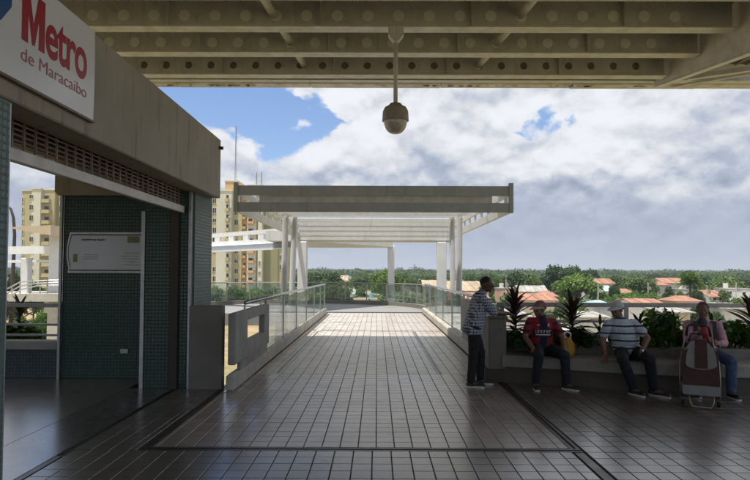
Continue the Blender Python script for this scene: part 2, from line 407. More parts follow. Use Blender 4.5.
M['black'] = pmat('black_plastic', (0.02, 0.02, 0.022), 0.45)
M['glass'] = glassmat('railing_glass', (0.84, 0.92, 0.90), 0.02, 0.75, 0.16)
M['roofglass'] = glassmat('roof_glass', (0.96, 0.97, 0.97), 0.08, 0.5, 0.04)
M['grout'] = pmat('floor_grout', (0.022, 0.02, 0.018), 0.6, (0.03, 0.027, 0.025), 4, 0.6)
M['tile'] = pmat('floor_tile', (0.17, 0.142, 0.125), 0.34, (0.10, 0.084, 0.072), 1.1, 0.8, 0.06, 25, spec=0.7, island=0.20, coat=1.0, coatr=0.21, stain=0.6)  # same floor tile, darkened to stand in for shade under the roof
M['midtile'] = pmat('inset_tile', (0.37, 0.305, 0.265), 0.34, (0.20, 0.175, 0.16), 1.3, 0.8, 0.06, 25, spec=0.7, island=0.18, coat=0.9, coatr=0.23, stain=0.55)  # same floor tile, mid tone between the shaded and sunlit copies
M['walktile'] = pmat('walkway_tile', (0.56, 0.475, 0.405), 0.36, (0.44, 0.375, 0.32), 0.9, 0.7, 0.06, 25, spec=0.6, island=0.14, coat=0.6, coatr=0.25, stain=0.4)  # same floor tile, paler; sunlight is put into the colour
M['band'] = pmat('floor_band_metal', (0.10, 0.09, 0.085), 0.3, (0.05, 0.045, 0.04), 6, 0.8, metal=0.3)
M['terrazzo'] = pmat('terrazzo_light', (0.165, 0.14, 0.10), 0.24, (0.11, 0.092, 0.066), 3, 0.7, 0.03, 60, spec=0.7, coat=1.0, coatr=0.22, stain=0.5)
M['terrazzo_dark'] = pmat('terrazzo_dark', (0.105, 0.09, 0.078), 0.26, (0.06, 0.05, 0.042), 6, 0.9, 0.03, 60, spec=0.7, coat=1.0, coatr=0.18)
M['platform'] = pmat('platform_floor', (0.27, 0.26, 0.255), 0.5, (0.19, 0.18, 0.175), 1.2, 0.7, 0.1, 20)  # darkened evenly to stand in for the platform canopy's shadow
M['ground'] = pmat('ground_earth', (0.16, 0.17, 0.075), 0.95, (0.34, 0.25, 0.15), 0.035, 0.9)
M['sand'] = pmat('sandy_ground', (0.38, 0.255, 0.15), 0.95, (0.10, 0.13, 0.045), 0.22, 1.0, 0.2, 8)
M['asphalt'] = pmat('road_asphalt', (0.10, 0.10, 0.10), 0.9, (0.07, 0.07, 0.07), 0.5, 0.6)
M['paving'] = pmat('pale_paving', (0.46, 0.43, 0.39), 0.9, (0.34, 0.31, 0.27), 0.2, 0.7)
M['soil'] = pmat('planter_soil', (0.04, 0.03, 0.02), 0.95, None, 20, 0.6, 0.6, 40)
M['trunk'] = pmat('bark', (0.13, 0.095, 0.065), 0.9, (0.08, 0.06, 0.04), 3, 0.7, 0.5, 12)
M['leaf'] = leafmat('tree_leaves', (0.042, 0.090, 0.022), (0.078, 0.130, 0.032), 0.3, 0.5, 0.25)
M['leaf_dark'] = leafmat('tree_leaves_dark', (0.026, 0.062, 0.018), (0.045, 0.09, 0.022), 0.2, 0.5, 0.3)
M['leaf_bright'] = leafmat('tree_leaves_bright', (0.070, 0.145, 0.025), (0.115, 0.20, 0.038), 0.35, 0.5, 0.3, 0.1)
M['leaf_far'] = leafmat('forest_leaves', (0.034, 0.066, 0.026), (0.060, 0.096, 0.036), 0.15, 0.6, 0.02)
M['leaf_shrub'] = leafmat('shrub_leaves', (0.022, 0.065, 0.016), (0.06, 0.13, 0.02), 0.35, 0.35, 2.0)
M['leaf_purple'] = leafmat('cordyline_leaves', (0.050, 0.018, 0.024), (0.026, 0.030, 0.018), 0.3, 0.35, 4.0)
M['palmleaf'] = leafmat('palm_leaves', (0.06, 0.12, 0.025), (0.11, 0.17, 0.03), 0.3, 0.4, 0.4)
M['rooftile'] = pmat('clay_roof', (0.37, 0.165, 0.10), 0.85, (0.20, 0.12, 0.09), 0.9, 1.0, 0.4, 6, island=0.22)
M['rooftan'] = pmat('tan_roof', (0.40, 0.31, 0.21), 0.85, (0.26, 0.20, 0.14), 0.5, 0.9, island=0.15)
M['roofgrey'] = pmat('grey_roof', (0.36, 0.36, 0.35), 0.7, (0.21, 0.19, 0.165), 0.8, 1.0, island=0.2)
M['roofteal'] = pmat('teal_roof', (0.33, 0.50, 0.47), 0.6, (0.42, 0.52, 0.50), 0.3, 0.8)
M['roofblue'] = pmat('blue_roof', (0.28, 0.44, 0.66), 0.6, (0.4, 0.5, 0.62), 0.3, 0.6)
M['wallwhite'] = pmat('house_white', (0.72, 0.70, 0.66), 0.85, (0.55, 0.51, 0.45), 0.5, 0.6, streak=0.2)
M['wallcream'] = pmat('house_cream', (0.62, 0.52, 0.37), 0.85, (0.48, 0.38, 0.26), 0.4, 0.6, streak=0.2)
M['wallpink'] = pmat('house_pink', (0.55, 0.36, 0.28), 0.85, (0.42, 0.28, 0.2), 0.4, 0.6)
M['apt'] = pmat('apartment_cream', (0.50, 0.44, 0.24), 0.85, (0.40, 0.35, 0.19), 0.12, 0.8, streak=0.3)
M['apt_pale'] = pmat('apartment_pale', (0.66, 0.63, 0.49), 0.85, (0.52, 0.51, 0.41), 0.15, 0.8, streak=0.3)
M['apt_olive'] = pmat('apartment_olive', (0.30, 0.285, 0.14), 0.85, (0.24, 0.23, 0.12), 0.12, 0.7)
M['apt_orange'] = pmat('apartment_orange', (0.58, 0.34, 0.17), 0.85, (0.50, 0.40, 0.18), 0.3, 0.9)
M['pane'] = pmat('window_pane', (0.03, 0.032, 0.036), 0.15, (0.05, 0.045, 0.05), 1, 0.5)
M['pane_house'] = pmat('house_window', (0.035, 0.035, 0.04), 0.3)
M['shutterw'] = pmat('window_blind', (0.36, 0.30, 0.28), 0.6)
M['lampglass'] = pmat('lamp_glass', (0.46, 0.44, 0.38), 0.12, (0.30, 0.28, 0.24), 20, 0.6, spec=0.8)
M['lampbody'] = pmat('lamp_housing', (0.40, 0.36, 0.30), 0.55, (0.26, 0.22, 0.17), 12, 0.8, 0.3, 80)

# ------------------------------------------------------------------ ground and far land
GZ = -7.0
def ground():
    n = 90; mb = MB()
    xs = [math.copysign(abs(t) ** 2.2, t) * 6000 for t in np.linspace(-1, 1, n)]
    ys = [-400 + (t ** 2.2) * 7400 for t in np.linspace(0, 1, n)]
    for y in ys:
        for x in xs:
            r = math.hypot(x, y); far = max(0.0, (r - 1100) / 4000)
            h = far * 22 * (0.75 + 0.35 * math.sin(x * .0011 + 1.2) + 0.2 * math.sin(x * .0031 + y * .001))
            mb.v.append((x, y, GZ + max(h, 0)))
    mb.f = [(j * n + i, j * n + i + 1, (j + 1) * n + i + 1, (j + 1) * n + i) for j in range(n - 1) for i in range(n - 1)]
    mb.build('ground', M['ground'], kind='structure', smooth=True, label='low green land running out to the wooded skyline', origin=(0, 0, GZ))
def land_h(x, y):
    r = math.hypot(x, y); far = max(0.0, (r - 1100) / 4000)
    return GZ + max(0, far * 22 * (0.75 + 0.35 * math.sin(x * .0011 + 1.2) + 0.2 * math.sin(x * .0031 + y * .001)))
ground()
def sheet(name, pts, z, mat, label):
    mb = MB(); mb.add([(p[0], p[1], z) for p in pts], [tuple(range(len(pts)))]); mb.fixn = True
    mb.add([(p[0], p[1], z - 0.003) for p in pts], [tuple(range(len(pts)))[::-1]])
    return mb.build(name, mat, kind='structure', label=label)
sheet('street', [G(338, 316, GZ).xy, G(372, 316, GZ).xy, G(351, 283, GZ).xy, G(345, 283, GZ).xy], GZ + .02, M['paving'], 'pale straight street running away between the trees')
sheet('sandy_lot', [G(205, 380, GZ).xy, G(380, 330, GZ).xy, G(395, 297, GZ).xy, G(205, 300, GZ).xy], GZ + .012, M['sand'], 'bare sandy lot below the walkway')
sheet('plaza', [G(200, 311, GZ).xy, G(352, 309, GZ).xy, G(350, 300, GZ).xy, G(200, 293, GZ).xy], GZ + .028, M['paving'], 'pale paved forecourt in front of the apartment blocks')
sheet('car_park', [G(500, 345, GZ).xy, G(800, 345, GZ).xy, G(800, 312, GZ).xy, G(450, 312, GZ).xy], GZ + .012, M['paving'], 'pale paved yard below the planter railing')
sheet('yard', [G(-80, 345, GZ).xy, G(70, 345, GZ).xy, G(90, 306, GZ).xy, G(-80, 306, GZ).xy], GZ + .016, M['sand'], 'sandy yard seen through the window opening')

# ------------------------------------------------------------------ concourse and walkway floor
TP = 0.172
floor = MB(); floor.box(-9.0, -7, -0.45, -2.62, 9.0, -0.014); floor.box(-2.62, -7, -0.45, -2.10, 8.36, -0.014); floor.box(-2.10, -7, -0.45, 9.5, 9.2, -0.014)
floor = floor.build('concourse_floor', M['grout'], kind='structure', label='dark grout bed and slab of the tiled concourse')
wf = MB(); wf.box(-2.11, 9.2, -0.45, 2.40, 23.6, -0.014)
walkf = wf.build('walkway_floor', M['grout'], kind='structure', label='grout bed and slab of the tiled walkway')
def tile_geo(x0, y0, x1, y1, z, tx, ty):
    b = 0.0022; h = 0.011
    vs = [(x0, y0, z - h), (x1, y0, z - h), (x1, y1, z - h), (x0, y1, z - h)]
    vs += [(x0, y0, z - b), (x1, y0, z - b), (x1, y1, z - b), (x0, y1, z - b)]
    for (x, y) in ((x0 + b, y0 + b), (x1 - b, y0 + b), (x1 - b, y1 - b), (x0 + b, y1 - b)):
        vs.append((x, y, z + tx * (x - (x0 + x1) / 2) + ty * (y - (y0 + y1) / 2)))
    fs = [(8, 9, 10, 11)]
    for i in range(4):
        j = (i + 1) % 4; fs.append((4 + i, 4 + j, 8 + j, 8 + i)); fs.append((i, j, 4 + j, 4 + i))
    return vs, fs
GX, GY = 0.0092, 0.0055
tiles = []     # (x0,y0,x1,y1)
def fill(xa, xb, ya, yb, ox, oy, skip=None):
    i0 = math.floor((xa - ox) / TP); i1 = math.ceil((xb - ox) / TP)
    j0 = math.floor((ya - oy) / TP); j1 = math.ceil((yb - oy) / TP)
    out = []
    for j in range(j0, j1):
        for i in range(i0, i1):
            x0 = max(xa, ox + i * TP) + GX / 2; x1 = min(xb, ox + (i + 1) * TP) - GX / 2
            wide = GY * (2.2 if j % 8 == 3 or j % 5 == 0 else 1)
            y0 = max(ya, oy + j * TP) + wide / 2; y1 = min(yb, oy + (j + 1) * TP) - GY / 2
            if x1 - x0 < 0.02 or y1 - y0 < 0.02: continue
            if skip and skip((x0 + x1) / 2, (y0 + y1) / 2): continue
            out.append((x0, y0, x1, y1))
    return out
BL, BR, BF = -2.165, 1.865, 5.33          # metal joint bands in the floor
conc = fill(-2.80, 1.80, 1.0, BF - .06, -0.036, BF - .06)
conc += fill(1.93, 9.4, 1.0, BF - .06, 1.93, BF - .06)
conc += fill(-2.80, BL - .05, BF - .06, 8.0, -2.8, BF - .06)
conc += fill(BR + .05, 9.4, BF - .06, 9.0, 1.93, BF - .06)
inner = fill(BL + .05, BR - .05, BF + .05, 9.2, 0.0, BF + .05)
def vis(t): return abs((t[0] + t[2]) / 2 + .0) < 0.665 * t[1] and t[1] > 4.35
allc = [(t, 0) for t in conc] + [(t, 1) for t in inner]
cand = sorted([a for a in allc if vis(a[0])], key=lambda a: a[0][1] + 0.02 * abs(a[0][0]))[:300]
cs = set(id(a) for a in cand)
rest = MB(); rest2 = MB()
share = {}
r2 = random.Random(3)
for a in allc:
    t = a[0]
    if id(a) in cs:
        key = (round(t[2] - t[0], 3), round(t[3] - t[1], 3), r2.randrange(3), a[1])
        if key not in share:
            w, h = t[2] - t[0], t[3] - t[1]
            vs, fs = tile_geo(-w / 2, -h / 2, w / 2, h / 2, 0, r2.uniform(-.004, .004), r2.uniform(-.004, .004))
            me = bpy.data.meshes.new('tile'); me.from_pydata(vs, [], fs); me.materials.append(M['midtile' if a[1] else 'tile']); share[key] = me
        o = bpy.data.objects.new('tile', share[key]); COL.objects.link(o); o.parent = floor
        o.location = Vector(((t[0] + t[2]) / 2, (t[1] + t[3]) / 2, r2.uniform(-.0008, .0008))) - Vector(floor.location)
    else:
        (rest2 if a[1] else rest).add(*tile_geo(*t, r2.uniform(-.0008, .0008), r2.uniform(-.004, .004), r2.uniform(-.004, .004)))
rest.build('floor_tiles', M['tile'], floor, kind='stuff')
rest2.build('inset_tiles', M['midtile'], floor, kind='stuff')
band = MB()
band.box(BL - .045, BF - .045, -.013, BR + .045, BF - .012, -.003); band.box(BL - .045, BF + .012, -.013, BR + .045, BF + .045, -.001)
for X in (BL, BR):
    band.box(X - .045, BF + .045, -.013, X - .012, 8.6, -.003); band.box(X + .012, BF + .045, -.013, X + .045, 8.6, -.001)
band.box(BR - .04, 1.0, -.013, BR + .04, BF - .06, -.004)
band.box(-2.86, 1.0, -.013, -2.805, 5.1, -.002)
band.build('joint_band', M['band'], floor)
t_ = MB(); t_.box(-3.5, -7, -.013, -2.87, 8.03, -.002); t_.build('polished_strip', M['terrazzo_dark'], floor)
t_ = MB(); t_.box(-8.8, -7, -.013, -3.506, 8.70, -.001); t_.build('terrazzo_slab', M['terrazzo'], floor)
wt = MB()
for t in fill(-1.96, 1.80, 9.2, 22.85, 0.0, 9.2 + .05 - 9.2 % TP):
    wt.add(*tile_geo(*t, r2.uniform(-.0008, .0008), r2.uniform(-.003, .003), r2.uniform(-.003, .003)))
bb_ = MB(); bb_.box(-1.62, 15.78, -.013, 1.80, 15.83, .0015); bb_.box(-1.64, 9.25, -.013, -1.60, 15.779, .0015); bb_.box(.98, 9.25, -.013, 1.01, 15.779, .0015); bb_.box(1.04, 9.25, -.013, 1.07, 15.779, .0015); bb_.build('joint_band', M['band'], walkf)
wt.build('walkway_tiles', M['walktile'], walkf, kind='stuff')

# round platform at the far end
PC = Vector((-3.5, 24.6)); PR = 5.75
def arc(r, a0, a1, n): return [(PC.x + r * math.cos(a0 + (a1 - a0) * i / n), PC.y + r * math.sin(a0 + (a1 - a0) * i / n)) for i in range(n + 1)]
pl = MB(); pl.prism([(x, max(y, 22.62)) for x, y in arc(PR, 0, 2 * PI, 96)[:-1] if y > 22.0], 'z', -0.5, -0.020)
pl.build('round_platform', M['platform'], kind='structure', label='floor of the round platform, darkened for canopy shade, where the walkway ends')
def arcwall(mb, r0, r1, a0, a1, z0, z1, n=40):
    A, B = arc(r0, a0, a1, n), arc(r1, a0, a1, n)
    for i in range(n):
        q = [A[i], A[i + 1], B[i + 1], B[i]]
        vs = [(p[0], p[1], z0) for p in q] + [(p[0], p[1], z1) for p in q]
        fs = [(0, 1, 2, 3), (4, 7, 6, 5), (0, 4, 5, 1), (2, 6, 7, 3)]
        if i == 0: fs.append((0, 3, 7, 4))
        if i == n - 1: fs.append((1, 5, 6, 2))
        mb.add(vs, fs)
    mb.fixn = True
AA0, AA1 = math.atan2(22.9 - PC.y, 1.9 - PC.x), R(199)
rail = empty('platform_railing', (PC.x, PC.y, 0), 'curved glass railing with steel posts round the far platform', 'railing')
k = MB(); arcwall(k, PR - .12, PR + .12, AA0, AA1, -.02, 0.16, 60); k.build('kerb', M['concrete_dark'], rail)
k = MB(); k.tube([(x, y, 1.07) for x, y in arc(PR, AA0, AA1, 60)], .028, 8); k.build('handrail', M['galv'], rail, smooth=True)
npost = 17
pa = [AA0 + (AA1 - AA0) * i / npost for i in range(npost + 1)]
pm = None
for i, a in enumerate(pa):
    p = Vector((PC.x + PR * math.cos(a), PC.y + PR * math.sin(a), 0))
    if pm is None:
        b = MB(); b.box(-.035, -.02, .15, .035, .02, 1.05); o = b.build('post', M['galv'], rail, local=True); pm = o.data
    else:
        o = bpy.data.objects.new('post', pm); COL.objects.link(o); o.parent = rail
    o.location = p - Vector(rail.location); o.rotation_euler = (0, 0, a)
for i in range(npost):
    g = MB(); arcwall(g, PR - .006, PR + .006, pa[i] + .012, pa[i + 1] - .012, .22, 1.0, 4); g.build('glass_pane', M['glass'], rail)

# ------------------------------------------------------------------ kerbs and glass railings of the walkway
def kerbs(X0, X1, ya, yb, label, name='walkway_kerb', seg=1.9):
    root = empty(name, ((X0 + X1) / 2, ya, 0), label, 'kerb')
    y = ya; i = 0
    while y < yb - .1:
        y2 = min(y + seg, yb); k = MB(); e = rnd.uniform(-.004, .004)
        k.bbox(X0 + e, y + .006, -.013, X1 + e, y2 - .006, .225, .03); k.build('kerb_stone', M['concrete_pale'], root); y = y2
    return root
kerbs(-2.085, -1.965, 7.85, 22.3, 'long pale concrete kerb along the left side of the walkway')
kerbs(1.83, 2.04, 8.95, 22.9, 'long pale concrete kerb along the right side of the walkway')
def glass_rail(X, ys, label, ztop=1.17, rail_to=None, start=None):
    root = empty('glass_railing', (X, ys[0], 0.2), label, 'railing')
    k = MB(); k.tube([(X, start or ys[0], ztop), (X, ys[-1] + .05, ztop)], .032, 10); k.build('handrail', M['steel'], root, smooth=True)
    for i, y in enumerate(ys):
        p = MB(); p.box(X - .02, y - .025, .226, X + .02, y + .025, ztop - .03); p.build('post', M['steel'], root)
        if i < len(ys) - 1:
            g = MB(); g.box(X - .006, y + .04, .26, X + .006, ys[i + 1] - .04, ztop - .06); g.build('glass_pane', M['glass'], root)
    return root
glass_rail(-2.025, [10.35, 12.3, 14.3, 16.3, 18.3, 20.3, 22.0], 'left glass railing of the walkway with steel handrail', start=8.75)
glass_rail(1.95, [12.7, 14.7, 16.7, 18.7, 20.7, 22.8], 'right glass railing of the walkway with steel handrail', start=9.4)

# precast concrete balustrade panels
def balustrade(X0, X1, ya, yb, zb, label, hole=None):
    root = empty('precast_balustrade', ((X0 + X1) / 2, ya, .2), label, 'balustrade')
    m = MB()
    za = 0.36; t = 1.07
    if hole:
        h0, h1, z0, z1 = hole
        m.bbox(X0, ya, za, X1, h0, t, .015); m.bbox(X0 + .001, h1, za, X1 - .001, yb, t, .015)
        m.box(X0 + .002, h0 - .02, za, X1 - .002, h1 + .02, z0); m.box(X0 + .002, h0 - .02, z1, X1 - .002, h1 + .02, t - .002)
    else:
        m.bbox(X0, ya, za, X1, yb, t, .015)
    m.build('panel', M['concrete'], root)
    s_ = MB(); s_.box(X0 + .03, ya + .42, .22, X1 - .03, yb - .02, za + .01); s_.build('foot', M['concrete'], root)
    for y in (ya + .75, yb - .5):
        r_ = MB(); r_.cyl(((X0 + X1) / 2, y, t - .01), ((X0 + X1) / 2, y, 1.15), .018, n=8); r_.build('rail_bracket', M['steel'], root)
balustrade(-2.05, -1.94, 7.82, 10.25, .2, 'grey precast balustrade with a rectangular opening beside the left column', (8.55, 9.85, .60, .92))
balustrade(1.86, 2.02, 9.3, 12.6, .2, 'plain grey precast balustrade behind the leaning man')
b = MB(); b.bbox(-2.641, 7.98, -.013, -2.165, 8.105, 1.17, .012)
b.build('concrete_block', M['concrete_dark'], label='tall plain grey concrete block beside the green tiled column', cat='block')

# ------------------------------------------------------------------ concourse roof
roof = empty('station_roof', (0, 10, 6.0), 'cream painted steel roof with holed beams over the concourse', 'roof')
def plate(name, mat, parent, *a): k = MB(); k.box(*a); return k.build(name, mat, parent)
plate('roof_deck', M['deckmetal'], roof, -11, -7, 6.52, 9.0, 13.45, 6.60)
rib = MB()
for i in range(int(20 / .25)):
    x = -11 + i * .25; rib.prism([(x, 6.52), (x + .09, 6.52), (x + .07, 6.47), (x + .02, 6.47)], 'y', -7, 13.3)
rib.build('deck_ribs', M['deckmetal'], roof, kind='stuff')
def holed_beam(Y, x0, x1, zb, zt, pitch, rad, first, covers, ribs):
    bm_ = empty('roof_beam', (0, Y, zb), parent=None); bm_.parent = roof; bm_.location = Vector((0, Y, zb)) - Vector(roof.location)
    w = MB(); zm = zb + .04 + (zt - zb - .04) * .42; lo, hi = zb + .02, zt
    n = 20; x = first; cells = []
    while x < x1 - pitch: cells.append(x); x += pitch
    xl = x0
    for c in cells:
        if c - pitch / 2 > xl + 1e-6: w.box(xl, Y - .006, lo, c - pitch / 2, Y + .006, hi)
        for yy, flip in ((Y - .006, False), (Y + .006, True)):
            ring = []; out = []
            for k_ in range(n):
                a = 2 * PI * k_ / n + PI / n; ca, sa = math.cos(a), math.sin(a)
                ring.append((c + rad * ca, yy, zm + rad * sa))
                tx = (pitch / 2) / abs(ca) if abs(ca) > 1e-6 else 1e9
                tz = ((hi - zm) if sa > 0 else (zm - lo)) / abs(sa) if abs(sa) > 1e-6 else 1e9
                t = min(tx, tz); out.append((c + t * ca, yy, zm + t * sa))
            # include corners by snapping the nearest outer points
            for (cx_, cz_) in ((c + pitch / 2, hi), (c - pitch / 2, hi), (c - pitch / 2, lo), (c + pitch / 2, lo)):
                j = min(range(n), key=lambda q_: (out[q_][0] - cx_) ** 2 + (out[q_][2] - cz_) ** 2); out[j] = (cx_, yy, cz_)
            w.add(ring + out, [(k_, (k_ + 1) % n, n + (k_ + 1) % n, n + k_) for k_ in range(n)])
        w.add([(c + rad * math.cos(2 * PI * k_ / n + PI / n), yy, zm + rad * math.sin(2 * PI * k_ / n + PI / n)) for yy in (Y - .006, Y + .006) for k_ in range(n)],
              [(k_, (k_ + 1) % n, n + (k_ + 1) % n, n + k_) for k_ in range(n)])
        xl = c + pitch / 2
    w.box(xl, Y - .006, lo, x1, Y + .006, hi)
    w.fixn = True; w.build('web', M['beam'], bm_)
    f = MB(); f.box(x0, Y - .12, zb, x1, Y + .12, zb + .02); f.box(x0, Y - .10, zt - .02, x1, Y + .10, zt); f.build('flange', M['beam_pale'], bm_)
    mesh = None
    for c in cells:
        if mesh is None:
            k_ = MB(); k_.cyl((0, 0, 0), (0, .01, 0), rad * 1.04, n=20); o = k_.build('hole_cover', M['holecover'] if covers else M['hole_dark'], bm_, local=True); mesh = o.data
        else:
            o = bpy.data.objects.new('hole_cover', mesh); COL.objects.link(o); o.parent = bm_
        o.location = Vector((c, Y + (-.018 if covers else .05), zm)) - Vector((0, Y, zb))
    for x in ribs:
        s_ = MB(); s_.box(x - .006, Y - .085, zb + .021, x + .006, Y - .0065, zt - .021); s_.build('stiffener', M['beam'], bm_)
    return bm_
def fx(px, Y): return (px - 377) / FPX * Y
B1, B2, B3 = 9.95, 11.15, 12.35
P1 = 31 / FPX * B1
holed_beam(B1, -11, 6.30, 5.96, 6.49, P1, .098, fx(88, B1) - 6 * P1, True, [fx(165, B1), fx(319, B1), fx(471.5, B1), fx(625, B1)])
P2 = 26.1 / FPX * B2
holed_beam(B2, -11, 6.36, 5.97, 6.49, P2, .098, fx(131, B2) - 8 * P2, True, [fx(197, B2), fx(327.5, B2), fx(457.5, B2), fx(588, B2)])
P3 = 22.6 / FPX * B3
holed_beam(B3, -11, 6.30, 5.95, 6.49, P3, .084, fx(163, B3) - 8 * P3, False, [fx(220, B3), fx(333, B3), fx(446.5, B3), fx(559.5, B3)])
for Yb in (1.5, 2.75, 3.95, 5.15, 6.35, 7.55, 8.75, 0.2, -1.5, -3.5, -5.5):
    k = MB(); k.box(-11, Yb - .01, 5.98, 6.3, Yb + .01, 6.49); k.box(-11, Yb - .12, 5.96, 6.3, Yb + .12, 5.979); k.build('plain_beam', M['beam'], roof)
plate('edge_beam', M['beam'], roof, -11, 13.0, 6.10, 9.0, 13.03, 6.50)
plate('edge_beam', M['beam'], roof, -11, 12.93, 6.075, 9.0, 13.10, 6.098)
EV = P(400, 88.3, 13.5).z
x = -11.0
for w_ in (3.2, 3.05, 3.15, 3.1, 3.1, 3.0, 3.2):     # eave gutter lengths
    x2 = min(x + w_, 9.0); k = MB(); e = rnd.uniform(0, .012)
    k.prism([(13.2, EV + .02 + e), (13.24, EV + e), (13.5, EV + e), (13.52, EV + .30), (13.48, EV + .30), (13.46, EV + .045 + e), (13.25, EV + .045 + e), (13.23, EV + .15 + e), (13.2, EV + .15 + e)], 'x', x + .008, x2 - .008)
    k.build('gutter_length', M['eave'], roof); x = x2
fl = MB()
for i in range(46):   # flakes of paint hanging from the gutter
    X = rnd.choice([rnd.uniform(-5.6, -3), rnd.uniform(1, 3), rnd.uniform(4, 6.5), rnd.uniform(-5.5, 8.5)]); l = rnd.uniform(.05, .22)
    fl.prism([(X, EV + .004), (X + l, EV + .004), (X + l * .8, EV - rnd.uniform(.004, .03)), (X + l * .3, EV - rnd.uniform(.004, .04))], 'y', 13.3, 13.303)
fl.build('paint_flakes', M['eave'], roof, kind='stuff')
# braces through the webs
for pts in (((-2.15, 6.5, 6.22), (-1.92, B1 - .7, 6.22), (-1.60, 12.55, 6.20)), ((2.85, 6.5, 6.22), (2.62, B1 - .7, 6.22), (2.20, 12.55, 6.20))):
    k = MB(); k.tube(pts, .072, 14); k.build('brace_tube', M['beam_pale'], roof, smooth=True)
# haunched side girder on the right
k = MB()
k.add([(6.40, 13.0, 5.98), (6.40, 9.3, 5.42), (6.40, 2.0, 5.3), (6.40, 2.0, 6.5), (6.40, 13.0, 6.5),
       (6.43, 13.0, 5.98), (6.43, 9.3, 5.42), (6.43, 2.0, 5.3), (6.43, 2.0, 6.5), (6.43, 13.0, 6.5)],
      [(0, 1, 2, 3, 4), (5, 9, 8, 7, 6), (0, 5, 6, 1), (1, 6, 7, 2), (3, 8, 9, 4), (0, 4, 9, 5), (2, 7, 8, 3)])
k.fixn = True; k.build('side_girder', M['beam_pale'], roof)
k = MB(); k.beam((6.47, 12.98, 5.95), (6.47, 9.3, 5.40), .15, .03); k.beam((6.47, 9.3, 5.40), (6.47, 2, 5.28), .15, .03); k.build('girder_flange', M['beam_pale'], roof)
k = MB(); k.beam((6.75, 12.9, 5.93), (8.2, 10.6, 5.62), .07, .05); k.build('knee_brace', M['beam_pale'], roof)
k = MB(); k.beam((6.9, 12.9, 6.1), (8.9, 11.4, 6.0), .12, .10); k.build('knee_brace', M['beam'], roof)

# hanging lamp
LX, LY = P(395.5, 120, 9.9).x, 9.9
lamp = empty('hanging_lamp', (LX, LY, P(395, 134, 9.9).z), 'round hanging lamp with glass bowl on a long stem', 'lamp')
zt, zs, zr, zb = 5.96, P(395, 105, LY).z, P(395, 121, LY).z, P(395, 134, LY).z
k = MB(); k.bbox(LX - .135, LY - .14, 5.80, LX + .135, LY + .02, 5.955, .01)
k.prism([(LX - .13, 5.80), (LX + .13, 5.80), (LX + .04, 5.69), (LX - .04, 5.69)], 'y', LY - .14, LY + .02); k.build('mount', M['beam'], lamp)
k = MB(); k.cyl((LX, LY, zs), (LX, LY, 5.72), .038, n=12); k.build('stem', M['beam'], lamp, smooth=True)
prof = [(.04, zs + .03), (.10, zs + .02), (.13, zs - .02), (.19, zs - .05), (.225, zs - .12), (.235, zr - .0), (.205, zr - .015), (.20, zr + .02)]
k = MB(); k.rev(prof, (LX, LY, 0), 28); autosmooth(k.build('housing', M['lampbody'], lamp), 50)
h = zr - zb
prof = [(.205 * math.cos(t) ** .8, zr - h * math.sin(t)) for t in np.linspace(0, PI / 2 * .98, 9)]
k = MB(); k.rev(prof, (LX, LY, 0), 28); k.build('bowl', M['lampglass'], lamp, smooth=True)
k = MB(); 
for i in range(3):
    a = i * 2.1 + .5; k.bbox(LX + .215 * math.cos(a) - .02, LY + .215 * math.sin(a) - .02, zr - .03, LX + .215 * math.cos(a) + .02, LY + .215 * math.sin(a) + .02, zr + .05, .004)
k.build('clip', M['lampbody'], lamp)

# ------------------------------------------------------------------ ticket hall building on the left
hall = empty('station_hall', (-3, 8, 0), 'ticket hall with concrete fascia and green mosaic walls', 'building')
FE = 8.80; FZ0, FZ1 = P(219, 198.5, FE).z, P(218, 140, FE).z
k = MB(); k.bbox(-2.75, -3, FZ0, -2.45, FE, FZ1, .012); k.build('fascia', M['fascia'], hall)
k = MB(); k.box(-2.97, -3, FZ0 + .10, -2.752, FE - .02, FZ0 + .16); k.build('soffit', M['concrete_dark'], hall)
k = MB(); k.box(-3.10, 3.7, 2.74, -3.07, 7.99, 3.30); k.build('grille_housing', M['grille_void_shade'], hall)
plate('ceiling', M['concrete'], hall, -8.8, -3, 3.36, -2.76, 8.78, 3.46)
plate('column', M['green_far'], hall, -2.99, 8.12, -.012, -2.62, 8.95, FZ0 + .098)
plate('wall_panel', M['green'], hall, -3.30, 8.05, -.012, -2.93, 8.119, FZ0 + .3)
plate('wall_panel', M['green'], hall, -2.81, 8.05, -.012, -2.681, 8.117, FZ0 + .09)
plate('corner_trim', M['trim'], hall, -2.680, 8.028, -.010, -2.645, 8.118, FZ0 + .07)
plate('corner_trim', M['trim'], hall, -3.355, 8.03, -.010, -3.303, 8.10, 2.50)
plate('side_wall', M['green'], hall, -3.36, 8.105, -.011, -3.30, 8.74, FZ0 + .3)
plate('back_wall', M['green'], hall, -4.86, 8.745, -.012, -3.28, 8.95, P(100, 196.5, 8.74).z)
bz = P(100, 196.5, 8.74).z
k = MB(); k.prism([(-4.93, bz + .05), (-4.88, bz + .001), (-2.98, bz + .001), (-2.98, 3.359), (-4.93, 3.359)], 'y', 8.60, 8.98); k.build('lintel', M['fascia'], hall)
plate('corner_trim', M['trim'], hall, -4.90, 8.70, -.010, -4.862, 8.743, bz)
plate('low_wall', M['grey_mosaic'], hall, -8.8, 8.745, -.012, -4.905, 8.95, P(30, 349, 8.74).z)
sz = P(30, 349, 8.74).z
plate('sill', M['concrete'], hall, -8.8, 8.70, sz + .001, -4.905, 9.02, P(30, 341.5, 8.74).z)
plate('outer_wall', M['grey_mosaic'], hall, -9.0, -3.0, -.012, -8.81, 8.95, .9)  # unseen wall, kept low to let light into the hall
for yy in (-2.9, 2.9, 8.6): plate('outer_column', M['concrete'], hall, -9.0, yy, .901, -8.75, yy + .3, 3.359)
plate('near_pillar', M['green_far'], hall, -2.80, 2.3, -.010, -2.335, 3.56, 2.72)
